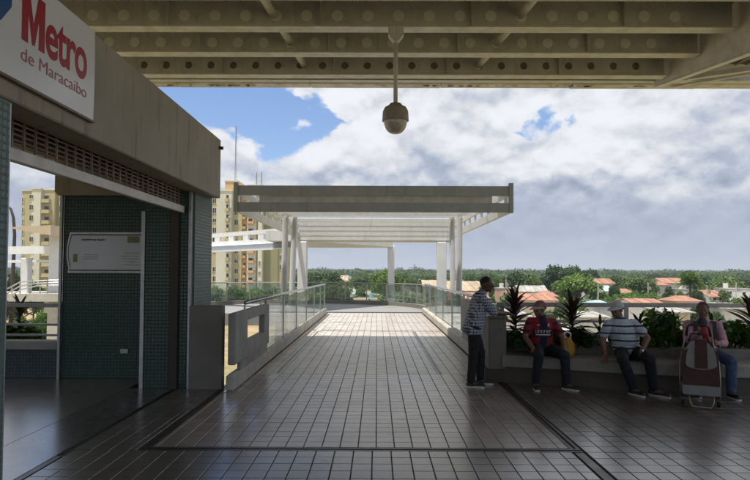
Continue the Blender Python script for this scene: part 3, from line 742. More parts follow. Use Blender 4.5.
plate('corner_trim', M['trim'], hall, -2.36, 3.561, -.008, -2.337, 3.575, 2.715)
plate('guide_rail', M['rust'], hall, -2.925, 8.0, -.010, -2.815, 8.10, FZ0 + .12)
plate('guide_rail', M['grille'], hall, -2.90, 3.60, -.008, -2.80, 3.70, 2.90)
# roller grille, pulled up
gr = empty('roller_grille', parent=hall); gr.location = Vector((-2.76, 5.8, 2.4)) - Vector(hall.location)
zA = P(12, 162, P(12, 162, 1).y and 4.26).z
GXp = -2.76
zb0 = 2.475
k = MB(); k.bbox(GXp - .03, 3.7, zb0, GXp + .03, 7.995, zb0 + .10, .006); k.build('bottom_bar', M['barmetal'], gr)
k = MB()
for i in range(14):
    z = zb0 + .13 + i * .042
    k.tube([(GXp, 3.7, z), (GXp, 7.99, z)], .0085, 6)
k.build('grille_rods', M['grille'], gr)
k = MB(); y = 3.78; 
while y < 7.98:
    k.box(GXp - .008, y - .009, zb0 + .10, GXp + .008, y + .009, zb0 + .70); y += .15
k.build('grille_links', M['grille'], gr)
k = MB(); k.cyl((GXp - .2, 3.7, 3.12), (GXp - .2, 7.99, 3.12), .14, n=18); k.build('shutter_roll', M['grille_void_shade'], gr, smooth=True)
# railing in the window opening
wr = empty('window_railing', (-6.6, 8.85, sz), 'grey rails across the window opening above the tiled low wall', 'railing')
for py, t in ((305.2, .062), (324.5, .035), (335, .03)):
    z = P(35, py, 8.85).z; k = MB(); k.bbox(-8.8, 8.82, z - t / 2, -4.905, 8.88, z + t / 2, .006); k.build('rail', M['galv'], wr)
for X in (-4.94, -6.9):
    k = MB(); k.box(X - .02, 8.825, P(35, 341.5, 8.74).z + .001, X + .02, 8.875, 1.14); k.build('post', M['galv'], wr)

# sign on the fascia
sg = empty('metro_sign', (-2.42, 3.9, 2.92), 'white METRO sign with red letters on the concrete fascia', 'sign')
mb = MB(); nn = 14; pts = []
for i in range(nn + 1):     # gently bellied sheet
    t = i / nn; z = 2.925 + t * .765; xo = -2.415 + .006 * math.sin(PI * t)
    pts.append((xo, z))
poly = pts + [(-2.448, 3.69), (-2.448, 2.925)]
mb.prism(poly, 'y', 2.6, 4.76); autosmooth(mb.build('sign_panel', M['signwhite'], sg), 35)
mb = MB(); mb.box(-2.449, 2.59, 2.905, -2.405, 4.77, 2.923); mb.build('frame_edge', M['grille'], sg)
def text(name, s, mat, parent, y0, y1, z0, z1, off=0.0, x=-2.4085, mw=None):
    cu = bpy.data.curves.new(name, 'FONT'); cu.body = s; cu.size = 1; cu.offset = off; cu.extrude = .0006; cu.space_character = .94 if off > 0 else 1.0
    o = bpy.data.objects.new(name, cu); COL.objects.link(o); cu.materials.append(mat)
    bpy.context.view_layer.update()
    bb = [Vector(c) for c in o.bound_box]; bx0 = min(c.x for c in bb); bx1 = max(c.x for c in bb); by0 = min(c.y for c in bb); by1 = max(c.y for c in bb)
    sx = (y1 - y0) / (bx1 - bx0); sy = (z1 - z0) / (by1 - by0)
    rot = Matrix(((0, 0, 1), (1, 0, 0), (0, 1, 0))).to_4x4()
    mt = Matrix.Translation((x, y0, z0)) @ rot @ Matrix.Diagonal((sx, sy, 1, 1)) @ Matrix.Translation((-bx0, -by0, 0))
    o.parent = parent; o.matrix_world = Matrix.Translation((0, 0, 0)) @ mt
    o.matrix_basis = Matrix.Translation(-wloc(parent)) @ mt
    bpy.context.view_layer.update()
    me = bpy.data.meshes.new_from_object(o.evaluated_get(bpy.context.evaluated_depsgraph_get())); nv = len(me.vertices); par = list(range(nv))
    def find(a):
        while par[a] != a: par[a] = par[par[a]]; a = par[a]
        return a
    for e in me.edges: par[find(e.vertices[0])] = find(e.vertices[1])
    isl = {}
    for v in range(nv): isl.setdefault(find(v), []).append(v)
    grp = sorted([(min(me.vertices[i].co.x for i in vs), max(me.vertices[i].co.x for i in vs), vs) for vs in isl.values()], key=lambda g: g[0])
    gl = []
    for g in grp:      # a dot belongs to the stem under it
        if gl and g[0] < gl[-1][1] - .35 * (g[1] - g[0]): gl[-1] = (gl[-1][0], max(gl[-1][1], g[1]), gl[-1][2] + g[2])
        else: gl.append(g)
    for g in gl:
        st_ = {v: i for i, v in enumerate(g[2])}; nm = bpy.data.meshes.new('letter')
        nm.from_pydata([tuple(me.vertices[v].co) for v in g[2]], [], [[st_[v] for v in p.vertices] for p in me.polygons if p.vertices[0] in st_]); nm.materials.append(mat)
        q_ = bpy.data.objects.new('letter', nm); COL.objects.link(q_); q_.parent = parent; q_.matrix_basis = o.matrix_basis.copy()
    bpy.data.objects.remove(o)
mb = MB()
my = lambda u: 3.77 + .265 * u
mz = lambda v: 3.215 + .37 * v
mb.prism([(my(a), mz(b)) for a, b in ((0, 0), (.27, 0), (.27, .56), (.44, .02), (.56, .02), (.73, .56), (.73, 0), (1, 0), (1, 1), (.70, 1), (.50, .42), (.30, 1), (0, 1))], 'x', -2.4095, -2.4079); mb.build('letter', M['red'], sg)
text('letters', 'etro', M['red'], sg, 4.045, 4.63, 3.208, 3.52, .022)
text('small_letters', 'de Maracaibo', M['redlight'], sg, 3.77, 4.63, 3.075, 3.165, -.004)
mb = MB(); mb.prism([(3.30, 3.19), (3.56, 3.25), (3.66, 3.38), (3.68, 3.66), (3.30, 3.66)], 'x', -2.4095, -2.4075); mb.build('emblem', M['blue'], sg)

# little camera on the fascia end
cm = empty('security_camera', (-2.40, 8.62, 3.50), 'small dark security camera on the fascia corner', 'camera')
c0 = P(219.5, 147.5, 8.7)
k = MB(); k.cyl(c0 + Vector((-.02, 0, 0)), c0 + Vector((.055, .02, -.01)), .026, n=10); k.build('body', M['black'], cm)
k = MB(); k.cyl(c0 + Vector((-.075, 0, .02)), c0 + Vector((0, 0, 0)), .012, n=8); k.build('bracket', M['galv'], cm)

# information board
ib = empty('information_board', (-4.1, 8.7, 1.7), 'silver framed information board on the green mosaic wall', 'board')
p0, p1 = P(68, 272.8, 8.72), P(141, 232.5, 8.72)
xl, xr, zl, zh = p0.x, -3.33, p0.z, p1.z
mb = MB()
curve = [(xl, zl), (xr, zl), (xr, zh), (xl + .03, zh)] + [(xl + .03 - .05 * math.sin(PI * t), zh + (zl - zh) * t) for t in np.linspace(.1, .9, 8)]
mb.prism(curve, 'y', 8.70, 8.744); mb.build('frame', M['trim'], ib)
mb = MB(); cur2 = [(x + (.028 if x < -4 else -.0), z) for x, z in curve]
cx_, cz_ = (xl + xr) / 2, (zl + zh) / 2
mb.prism([(cx_ + (x - cx_) * .965 - .0, cz_ + (z - cz_) * .90) for x, z in curve], 'y', 8.694, 8.70); mb.build('gasket', M['black'], ib)
M['paper'] = pmat('board_paper', (0.36, 0.37, 0.37), 0.2, (0.29, 0.30, 0.30), 1.5, 0.7, spec=0.9, coat=0.6)
mb = MB(); mb.prism([(cx_ + (x - cx_) * .945, cz_ + (z - cz_) * .84) for x, z in curve], 'y', 8.688, 8.694); mb.build('sheet', M['paper'], ib)
M['ink'] = pmat('board_ink', (0.05, 0.05, 0.055), 0.5); M['inkgreen'] = pmat('board_green', (0.27, 0.28, 0.13), 0.5); M['inkgrey'] = pmat('board_grey_ink', (0.20, 0.21, 0.21), 0.5)
def btext(px, py, w, h, n, mat):
    a = P(px, py, 8.688); k = MB(); x = a.x; r_ = random.Random(int(px * 7 + py)); sx = 8.688 / FPX
    end = a.x + w * sx
    while x < end:
        l = r_.uniform(.006, .016); k.box(x, 8.6865, a.z - h * sx * r_.uniform(.7, 1), min(x + l, end), 8.688, a.z - h * sx * r_.uniform(0, .25)); x += l + r_.choice((.002, .003, .003, .009))
    return k.build('print_line', mat, ib)
btext(81.5, 238.6, 24.5, 2.4, 0, M['ink'])
for (px, py, w) in ((84, 254.3, 14), (82, 256.7, 17), (83, 258.6, 15), (125, 252.5, 14), (121.5, 255.8, 17), (122, 258.2, 17), (125, 261.4, 12), (122.5, 264.4, 17)): btext(px, py, w, .8, 0, M['inkgrey'])
btext(106, 269.6, 8, 1.3, 0, M['ink'])
mb = MB(); a = P(127.5, 242.8, 8.688); b_ = P(139.5, 236.4, 8.688); mb.box(a.x, 8.6866, a.z, b_.x, 8.6875, b_.z); mb.build('print_patch', M['inkgreen'], ib)
mb = MB(); a = P(73, 262, 8.688); b_ = P(77.5, 254, 8.688); mb.box(a.x, 8.6866, a.z, b_.x, 8.6875, b_.z); mb.build('print_patch', M['inkgreen'], ib)
# wall socket
a = P(124.5, 351, 8.74)
sk = empty('wall_socket', (a.x, 8.74, a.z), 'small pale double socket low on the green wall', 'socket')
k = MB(); k.bbox(a.x - .06, 8.725, a.z - .035, a.x + .06, 8.7435, a.z + .035, .005); k.build('plate', M['trim'], sk)
for s_ in (-1, 1):
    k = MB(); k.cyl((a.x + s_ * .028, 8.722, a.z), (a.x + s_ * .028, 8.7255, a.z), .017, n=12); k.build('outlet', M['paper'], sk)

# ------------------------------------------------------------------ planter bench on the right
BP = [(1.90, 8.585), (2.45, 8.42), (3.0, 8.22), (3.55, 8.02), (4.1, 7.88), (4.7, 7.78), (5.3, 7.73), (6.1, 7.70), (7.2, 7.74), (8.6, 7.9)]
def smooth_path(pts, sub=4):
    out = []
    n = len(pts)
    for i in range(n - 1):
        p0, p1, p2, p3 = (Vector(pts[max(i - 1, 0)]), Vector(pts[i]), Vector(pts[i + 1]), Vector(pts[min(i + 2, n - 1)]))
        for k_ in range(sub):
            t = k_ / sub
            out.append(0.5 * ((2 * p1) + (p2 - p0) * t + (2 * p0 - 5 * p1 + 4 * p2 - p3) * t * t + (3 * p1 - p0 - 3 * p2 + p3) * t ** 3))
    out.append(Vector(pts[-1])); return out
BPs = smooth_path(BP)
def offs(path, d_):
    out = []
    for i, p in enumerate(path):
        a = (path[min(i + 1, len(path) - 1)] - path[max(i - 1, 0)]).normalized(); n_ = Vector((-a.y, a.x))
        out.append(p + n_ * d_)
    return out
def strip(d0, d1, z0, z1, cham=0.0):
    mb = MB(); A, B = offs(BPs, d0), offs(BPs, d1); n = len(A)
    for p, q in zip(A, B):
        c_ = cham; dv = (q - p).normalized() * c_
        prof = [(p, z0), (p, z1 - c_), (p + dv, z1), (q - dv, z1), (q, z1 - c_), (q, z0)]
        for w_, z in prof: mb.v.append((w_.x, w_.y, z))
    m = 6
    for i in range(n - 1):
        for k_ in range(m): mb.f.append((i * m + k_, i * m + (k_ + 1) % m, (i + 1) * m + (k_ + 1) % m, (i + 1) * m + k_))
    mb.f.append(tuple(range(m))); mb.f.append(tuple(range((n - 1) * m, n * m))[::-1]); mb.fixn = True
    return mb
bench = empty('planter_bench', (3.8, 8.1, 0), 'long curved concrete bench in front of the planter', 'bench')
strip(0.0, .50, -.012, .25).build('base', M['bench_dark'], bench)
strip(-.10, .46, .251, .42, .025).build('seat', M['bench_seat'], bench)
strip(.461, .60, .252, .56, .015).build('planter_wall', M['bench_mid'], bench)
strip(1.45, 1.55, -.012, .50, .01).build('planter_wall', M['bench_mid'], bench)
strip(.602, 1.448, -.012, .47).build('soil', M['soil'], bench)
# end block the man leans on
eb = empty('end_block', (1.98, 8.6, 0), 'concrete end block of the bench where the man leans', 'block')
k = MB(); k.bbox(1.68, 8.52, .20, 1.945, 9.25, .965, .012); k.build('panel', M['bench_mid'], eb)
k = MB(); k.bbox(1.64, 8.60, -.011, 1.93, 9.28, .199, .01); k.build('plinth', M['bench_dark'], eb)
k = MB(); k.bbox(1.66, 8.50, .966, 1.965, 9.27, 1.0, .008); k.build('coping', M['bench_seat'], eb)
# railing behind the planter
RY = 9.75
pr_ = empty('planter_railing', (5, RY, 0), 'grey horizontal railing behind the planter plants', 'railing')
for py, t in ((305, .075), (321.5, .04), (334.5, .04)):
    z = P(640, py, RY).z; k = MB(); k.bbox(2.06, RY - .03, z - t / 2, 9.4, RY + .03, z + t / 2, .008); k.build('rail', M['galv'], pr_)
for X in (2.15, 4.28, 6.45, 8.6):
    k = MB(); k.box(X - .03, RY - .025, -.012, X + .03, RY + .025, P(640, 305, RY).z - .03); k.build('post', M['galv'], pr_)

# ------------------------------------------------------------------ walkway canopy
CF, CB = 12.9, 22.9
xL, xR = P(234, 200, CF).x, P(513, 200, CF).x
zlo, zhi = P(372, 212.2, CF).z, P(372, 186, CF).z
zpk = P(235, 182.5, CF).z
can = empty('walkway_canopy', ((xL + xR) / 2, CF, 0), 'rectangular white canopy with its front greyed for shade over the walkway', 'canopy')
H = zhi - zlo
def seg(name, mat, *a): k = MB(); k.bbox(*a, .006); return k.build(name, mat, can)
seg('top_board', M['shadepaint'], xL + .10, CF - .04, zhi - H * .37, xR - .10, CF + .04, zhi)
seg('bottom_board', M['shadepaint'], xL + .10, CF - .045, zlo, xR - .10, CF + .045, zlo + H * .36)
seg('middle_board', M['beam_pale'], xL + .55, CF + .12, zlo + H * .38, xR - .45, CF + .17, zhi - H * .33)
for X in (xL, xR):
    seg('end_plate', M['shadepaint'], X - (.0 if X < 0 else .10), CF - .06, zlo - .01, X + (.10 if X < 0 else .0), CF + .06, zpk)
bk0, bk1 = P(372, 240.5, CB).z, P(372, 221.5, CB).z
for X, s_ in ((xL + .05, 1), (xR - .05, -1)):
    k = MB(); k.bbox(X - .04, CF + .07, zlo + .001, X + .04, CB + .3, zlo + H * .36, .006); k.build('side_beam', M['white'], can)
    k = MB(); k.bbox(X - .04, CF + .07, zhi - H * .33, X + .04, CB + .3, zhi - .02, .006); k.build('side_beam', M['white'], can)
    y = CF + .5
    while y < CB:
        k = MB(); k.box(X - .03, y - .05, zlo + H * .36 + .001, X + .03, y + .05, zhi - H * .33 - .001); k.build('side_post', M['white'], can); y += 1.05
# white louvred fascia at the back
n_ = 4
for i in range(n_):
    z0 = bk0 + (bk1 - bk0) * i / n_
    seg('louvre', M['white'], xL + .12, CB - .05 - .012 * i, z0 + .008, xR - .12, CB + .05, z0 + (bk1 - bk0) / n_ - .012)
seg('back_beam', M['white'], xL + .02, CB + .06, bk0 - .06, xR - .02, CB + .24, bk0 + .08)
for y in (15.4, 18.0, 20.5):
    seg('cross_beam', M['white'], xL + .09, y - .04, zhi - .16, xR - .09, y + .04, zhi - .03)
for (y0, y1) in ((CF + .05, 15.4), (15.4, 18.0), (18.0, 20.5), (20.5, CB)):
    for j in range(5):
        xa = xL + .1 + (xR - xL - .2) * j / 5; xb = xa + (xR - xL - .2) / 5
        k = MB(); k.box(xa + .01, y0 + .01, zhi - .027, xb - .01, y1 - .01, zhi - .017); k.build('roof_pane', M['roofglass'], can)
# four round posts beside the railings
for (pxt, pxb, Y) in ((285.5, 284.0, 14.4), (294.5, 292.0, 15.6), (451.8, 453.0, 15.6), (459.5, 459.0, 14.4)):
    t_ = P(pxt, 216, Y); b_ = P(pxb, 292, Y); dr = (b_ - t_) / (t_.z - b_.z)
    bot = t_ + dr * (t_.z + .4); top = Vector((t_.x, t_.y, zlo + (.02 if Y < 15 else .15)))
    k = MB(); k.cyl(bot, top, .078, n=16, caps=True); k.build('post', M['whitecol'], can, smooth=False); autosmooth(bpy.data.objects[can.children[-1].name])
    k = MB(); k.box(top.x - .06, top.y - .06, top.z, top.x + .06, top.y + .06, zlo + .12); k.build('post_head', M['white'], can)
# two square columns at the back
for (a_, b_) in ((298, 307), (437, 446)):
    p, q_ = P(a_, 280, CB), P(b_, 280, CB)
    k = MB(); k.bbox(p.x, CB - .18, -.40, q_.x, CB + .18, bk0 - .061, .02); k.build('column', M['whitecol'], can)

# round canopy over the platform and canopy leading left
rc = empty('platform_canopy', (PC.x, PC.y, 0), 'low white canopy over the round platform with one slim column', 'canopy')
col = P(391, 280, 29.3)
k = MB(); k.bbox(col.x - .17, 29.13, -.02, col.x + .17, 29.47, P(391, 246, 29.3).z, .02); k.build('column', M['whitecol'], rc)
z0 = P(391, 247.3, 29.3).z
slab = [(-4.6, 23.4), (-2.8, 23.5), (P(392, 245, 29.6).x, 29.0), (P(393, 245, 29.6).x, 30.0), (-4.6, 30.2)]
k = MB(); k.prism(slab, 'z', z0 + .001, z0 + .26); k.build('roof_slab', M['whitecol'], rc)
k = MB(); k.beam((-4.6, 23.30, z0 + .2), (-2.7, 23.38, z0 + .2), .08, .42); k.build('edge_board', M['white'], rc)
lc = empty('side_canopy', (-6, 27, 0), 'long white canopy with rectangular openings leading left', 'canopy')
def openboard(pa, pb, z0a, z1a, z0b, z1b, n, gap):
    """white board with a row of openings, split into upper and lower chords with posts"""
    pa, pb = Vector(pa), Vector(pb)
    def pt(t, f): return Vector((pa.x + (pb.x - pa.x) * t, pa.y + (pb.y - pa.y) * t, (z0a + (z0b - z0a) * t) + f * ((z1a - z0a) + ((z1b - z0b) - (z1a - z0a)) * t)))
    k = MB(); k.beam(pt(0, .13), pt(1, .13), .12, (z1a - z0a) * .28); k.build('lower_chord', M['white'], lc)
    k = MB(); k.beam(pt(0, .84), pt(1, .84), .12, (z1a - z0a) * .30); k.build('upper_chord', M['white'], lc)
    for i in range(n + 1):
        t = i / n; k = MB(); k.beam(pt(t, .331), pt(t, .649), .115, .0, (1, 0, 0)) if False else k.beam(pt(max(0, t - gap), .48), pt(min(1, t + gap), .48), .11, (z1a - z0a) * .40)
        k.build('upright', M['white'], lc)
A = P(278, 242.5, 25.0); A1 = P(278, 228.5, 25.0); B = P(205, 245.5, 28.8); B1_ = P(205, 234.5, 28.8)
openboard(A.xy, B.xy, A.z, A1.z, B.z, B1_.z, 5, .035)
k = MB(); a = P(290, 245.8, 24.2); b_ = P(205, 250, 27.8)
k.beam(a + Vector((0, .06, .05)), b_ + Vector((0, .06, .05)), .10, .22); k.build('soffit_board', M['soffitshade'], lc)
k = MB(); k.beam(a - Vector((0, 0, .10)), b_ - Vector((0, 0, .10)), .16, .07); k.build('edge_board', M['white'], lc)
k = MB(); zc = (a.z + b_.z) / 2
k.add([(a.x, a.y, a.z + .10), (b_.x, b_.y, b_.z + .10), (B.x, B.y + .1, B.z + .02), (A.x, A.y + .1, A.z + .02),
       (a.x, a.y, a.z + .13), (b_.x, b_.y, b_.z + .13), (B.x, B.y + .1, B.z + .05), (A.x, A.y + .1, A.z + .05)],
      [(0, 1, 2, 3), (4, 7, 6, 5), (0, 4, 5, 1), (1, 5, 6, 2), (2, 6, 7, 3), (3, 7, 4, 0)]); k.fixn = True; k.build('roof_slab', M['whitecol'], lc)
# the same canopy seen again through the window opening
a, b_ = P(205, 247, 28.8), P(-25, 251, 33.0)
k = MB(); k.beam(a, b_, .10, .44); k.build('edge_board', M['white'], lc)
k = MB(); k.beam(P(205, 259, 28.2), P(-25, 262, 32.0), .3, .14); k.build('lower_edge', M['white'], lc)
for px, w_ in ((26, .20), (56, .28)):
    p = P(px, 296, 30.0); k = MB(); zt_ = P(px, 258 if px < 40 else 232, 30).z
    k.bbox(p.x - w_, 30 - w_, P(px, 298, 30).z, p.x + w_, 30 + w_, zt_, .03); k.build('column', M['whitecol'], lc)
k = MB(); a = P(56, 297.5, 30.0); k.prism([(a.x - .42, -.55), (a.x + .42, -.55), (a.x + .28, P(56, 290, 30).z), (a.x - .28, P(56, 290, 30).z)], 'y', 29.6, 30.4); k.build('column_foot', M['whitecol'], lc)
p = P(24, 229, 30); q_ = P(66, 229, 30)
k = MB(); k.prism([(p.x, p.z - .02), (q_.x, p.z + .10), (q_.x, p.z - .42), (p.x + 1.0, p.z - .22)], 'y', 28.6, 31.5); k.build('roof_tip', M['wallcream'], lc)
for Xc, Yc in ((A.x - .6, 25.2), (P(190, 280, 28.4).x, 28.4)):
    k = MB(); k.bbox(Xc - .14, Yc + .25, -.02, Xc + .14, Yc + .53, 2.55, .02)
    if Xc < -8: k.build('column', M['whitecol'], lc)

# raised landing with ramp rails seen through the window opening
ld = empty('ramp_landing', (-19, 30, -7), 'pale concrete ramp landing with tubular rails beyond the window opening', 'ramp')
p = P(22, 293, 29); q_ = P(64, 293, 29)
k = MB(); k.prism([(p.x - 8, p.z - .1), (q_.x + .6, p.z), (q_.x + .6, P(22, 301, 29).z), (p.x - 8, P(22, 301, 29).z)], 'y', 28.5, 33); k.build('slab', M['concrete_pale'], ld)
for i in range(3):
    k = MB(); pts = [P(4 - 3, 302 - i * 5, 28.6), P(20, 290 - i * 4, 28.6), P(36, 284 - i * 2.5 + 2, 28.6), P(60, 283 - i * 2.5 + 2, 28.8), P(70, 283 - i * 2.5 + 2, 29.0)]
    k.tube(pts, .035, 6); k.build('rail', M['steel'], ld, smooth=True)
for px, yt in ((12, 286), (20, 282), (30, 280.5), (40, 280), (47, 280), (62, 280)):
    k = MB(); k.cyl(P(px, yt, 28.65), P(px, max(295, 300 - px * .3), 28.65), .03, n=6); k.build('rail_post', M['steel'], ld)
k = MB(); a = P(57, 318, 29.0); k.bbox(a.x - .35, 28.7, -7, a.x + .35, 29.4, P(57, 301.5, 29).z, .03); k.build('pier', M['concrete_pale'], ld)
k = MB(); k.bbox(a.x - 9, 28.8, -7, a.x - 8.3, 29.5, P(57, 301.5, 29).z, .03); k.build('pier', M['concrete_pale'], ld)
# walkway piers below the deck
for Y in (12.5, 21.0):
    pi_ = MB(); pi_.bbox(-.6, Y, GZ, .6, Y + .8, -.46, .03); pi_.build('walkway_pier', M['concrete'], label='concrete pier under the %s of the walkway' % ('near half' if Y < 15 else 'far end'), cat='pier')
pi_ = MB(); pi_.cyl((PC.x, PC.y, GZ), (PC.x, PC.y, -.51), .9, n=20); pi_.build('platform_pier', M['concrete'], label='round concrete pier under the round platform', cat='pier')

# rusty curved street lamp outside the window
p0 = G(11.5, 330, GZ); sp = 33.0
st = empty('street_lamp', (P(11, 300, sp).x, sp, GZ), 'rusty curved lamp pole outside the window opening', 'lamp')
pts = [Vector((P(11, 300, sp).x, sp, GZ)), P(11.5, 300, sp), P(13.5, 262, sp), P(14.6, 235, sp), P(13.5, 218, sp), P(11, 209, sp), P(6, 205, sp), P(0, 204, sp)]
k = MB(); k.tube(pts, .09, 8, [.14, .12, .10, .09, .08, .07, .06, .06]); k.build('pole', M['rust'], st, smooth=True)
k = MB(); e = pts[-1]; k.bbox(e.x - .5, e.y - .12, e.z - .08, e.x + .05, e.y + .12, e.z + .07, .03); k.build('lamp_head', M['galv'], st)
exec_after = []
# ------------------------------------------------------------------ apartment blocks
def apartment(name, label, Y, x0, x1, ytop, blocks, cols, depth, floors_px, group=None):
    """blocks: (x0,x1,ytop,mat,dy) in photo pixels at distance Y; cols: (x, w, kind, first_y, dy)"""
    c = P((x0 + x1) / 2, 280, Y); root = empty(name, (c.x, Y, GZ), label, 'building', group)
    sc = Y / FPX
    for (a, b, yt, mat, dy, dep) in blocks:
        k = MB(); k.box(P(a, 280, Y).x, Y + dy, GZ, P(b, 280, Y).x, Y + dy + dep, P(a, yt, Y).z); k.build('wall', M[mat], root)
        k = MB(); k.box(P(a, 280, Y).x - .15, Y + dy - .15, P(a, yt, Y).z, P(b, 280, Y).x + .15, Y + dy + dep + .15, P(a, yt, Y).z + .35); k.build('parapet', M['apt_pale'], root)
    meshes = {}
    def inst(key, fn, loc, mat):
        if key not in meshes:
            k = fn(); o = k.build(key[0], mat, root, local=True); meshes[key] = o.data
        else:
            o = bpy.data.objects.new(key[0], meshes[key]); COL.objects.link(o); o.parent = root
        o.location = loc - Vector(root.location); return o
    for (px, w, kind, y0, y1, dy, dl) in cols:
        y = y0
        while y < y1:
            if kind != 'b' and rnd.random() < .14: y += dy; continue
            p = P(px, y, Y); h = rnd.choice((5.2, 4.6, 3.4)) * sc; W_ = w * sc
            loc = Vector((p.x, Y + dl, p.z))
            if kind == 'b':      # balcony: slab, parapet and dark opening behind
                inst(('balcony', w, dl), lambda: MB().box(-W_ / 2, -1.1, -h * .62, W_ / 2, -.005, -h * .05).box(-W_ / 2 - .1, -1.2, -h * .75, W_ / 2 + .1, -.005, -h * .62), loc, M[rnd.choice(['apt_orange', 'apt'])])
                inst(('window', w, dl), lambda: MB().box(-W_ * .42, -.06, 0, W_ * .42, .02, h * .75), loc, M['shutterw'])
                inst(('pane', w, dl), lambda: MB().box(-W_ * .38, -.10, 0.08, W_ * .2, -.062, h * .68), loc, M['pane'])
                if rnd.random() < .35: inst(('air_conditioner', w, dl), lambda: MB().box(W_ * .24, -.35, h * .05, W_ * .24 + .8, -.063, h * .05 + .5), loc, M['wallwhite'])
            else:
                inst(('window_frame', w, dl, h), lambda: MB().box(-W_ / 2 - .12, -.10, -h / 2 - .1, W_ / 2 + .12, -.005, -h / 2).box(-W_ / 2 - .12, -.10, h / 2, W_ / 2 + .12, -.005, h / 2 + .1).box(-W_ / 2 - .12, -.10, -h / 2, -W_ / 2, -.005, h / 2).box(W_ / 2, -.10, -h / 2, W_ / 2 + .12, -.005, h / 2).box(-.05, -.07, -h / 2, .05, -.03, h / 2), loc, M['apt_pale'])
                inst(('window', w, dl, h), lambda: MB().box(-W_ / 2, -.03, -h / 2, W_ / 2, -.004, h / 2), loc, M['pane'])
            y += dy
    return root
FL = 9.75
r1 = apartment('apartment_building', 'tall cream apartment block rising behind the left end of the canopy', 165, 200, 284, 185,
    [(196, 217, 196, 'apt', 0, 16), (217, 232, 192, 'apt_pale', -1.5, 16), (223, 236, 181, 'apt_orange', 1, 9), (232, 241, 187, 'apt', 0.3, 16), (241, 247, 187, 'apt_orange', .8, 16),
     (247, 256, 186, 'apt_pale', -.6, 16), (256, 263, 188, 'apt', .2, 16), (258.5, 262.5, 186.5, 'apt_pale', -1.4, 2), (263, 277, 188, 'apt_olive', 1.0, 15), (277, 284, 189, 'apt', 1.6, 14), (251, 275, 184.5, 'wallpink', 5, 8)],
    [(214.5, 3.5, 'w', 201, 292, FL, 0), (229, 3.2, 'b', 199, 292, FL, -1.5), (236, 3.4, 'w', 193, 292, FL, .3), (244, 3, 'b', 197, 292, FL, .8), (251.5, 6.5, 'b', 202, 288, FL, -.6), (260.5, 1.8, 'w', 205, 290, FL, -1.4), (280, 2.6, 'w', 199, 290, FL, 1.6)],
    16, FL)
r2_ = apartment('apartment_building', 'yellowish apartment block seen through the window opening at the far left', 150, 20, 62, 190,
    [(20, 31, 191, 'apt', 0, 14), (31, 40, 189.5, 'apt_pale', -.5, 14), (40, 52, 190, 'apt', .4, 14), (52, 66, 192, 'apt_olive', 1.4, 14), (42, 49, 188.2, 'apt', 3, 6)],
    [(23, 1.8, 'w', 200, 292, 10.6, 0), (32.5, 3.6, 'w', 197, 292, 10.6, -.5), (46.5, 7.5, 'b', 199, 292, 10.6, .4), (58, 1.8, 'w', 203, 292, 10.6, 1.4)],
    14, 10.6)
# roof masts
def mast(px, y0, y1, Y, w, label, prongs=0):
    c = P(px, y0, Y); t = P(px, y1, Y); root = empty('roof_mast', c, label, 'mast')
    k = MB()
    for i in range(3):
        a = 2 * PI * i / 3; k.cyl(c + Vector((w * math.cos(a), w * math.sin(a), 0)), Vector((c.x, c.y, t.z)) + Vector((w * .4 * math.cos(a), w * .4 * math.sin(a), 0)), .05, n=4)
    k.build('mast_leg', M['galv'], root)
    k = MB(); z = c.z; i = 0
    while z < t.z - .8:
        for j in range(3):
            a, b = 2 * PI * j / 3, 2 * PI * (j + 1) / 3; f = 1 - .6 * (z - c.z) / (t.z - c.z)
            k.cyl((c.x + w * f * math.cos(a), c.y + w * f * math.sin(a), z), (c.x + w * f * math.cos(b), c.y + w * f * math.sin(b), z + .8), .03, n=4)
        z += .8
    k.build('lattice', M['galv'], root)
    return root
mast(235.5, 181, 126, 169, .32, 'tall thin lattice mast on the cream apartment block roof')
mast(256.5, 186, 172, 169, .16, 'short left mast on the apartment block roof')
mast(261.5, 186, 171, 169, .16, 'short right mast on the apartment block roof')
k = MB(); c = P(718.5, 272, 900); k.cyl((c.x, c.y, GZ), (c.x, c.y, P(718, 257, 900).z), .7, .25, n=6)
k.build('radio_tower', M['white'], label='thin pale radio tower on the skyline at the right', cat='tower')

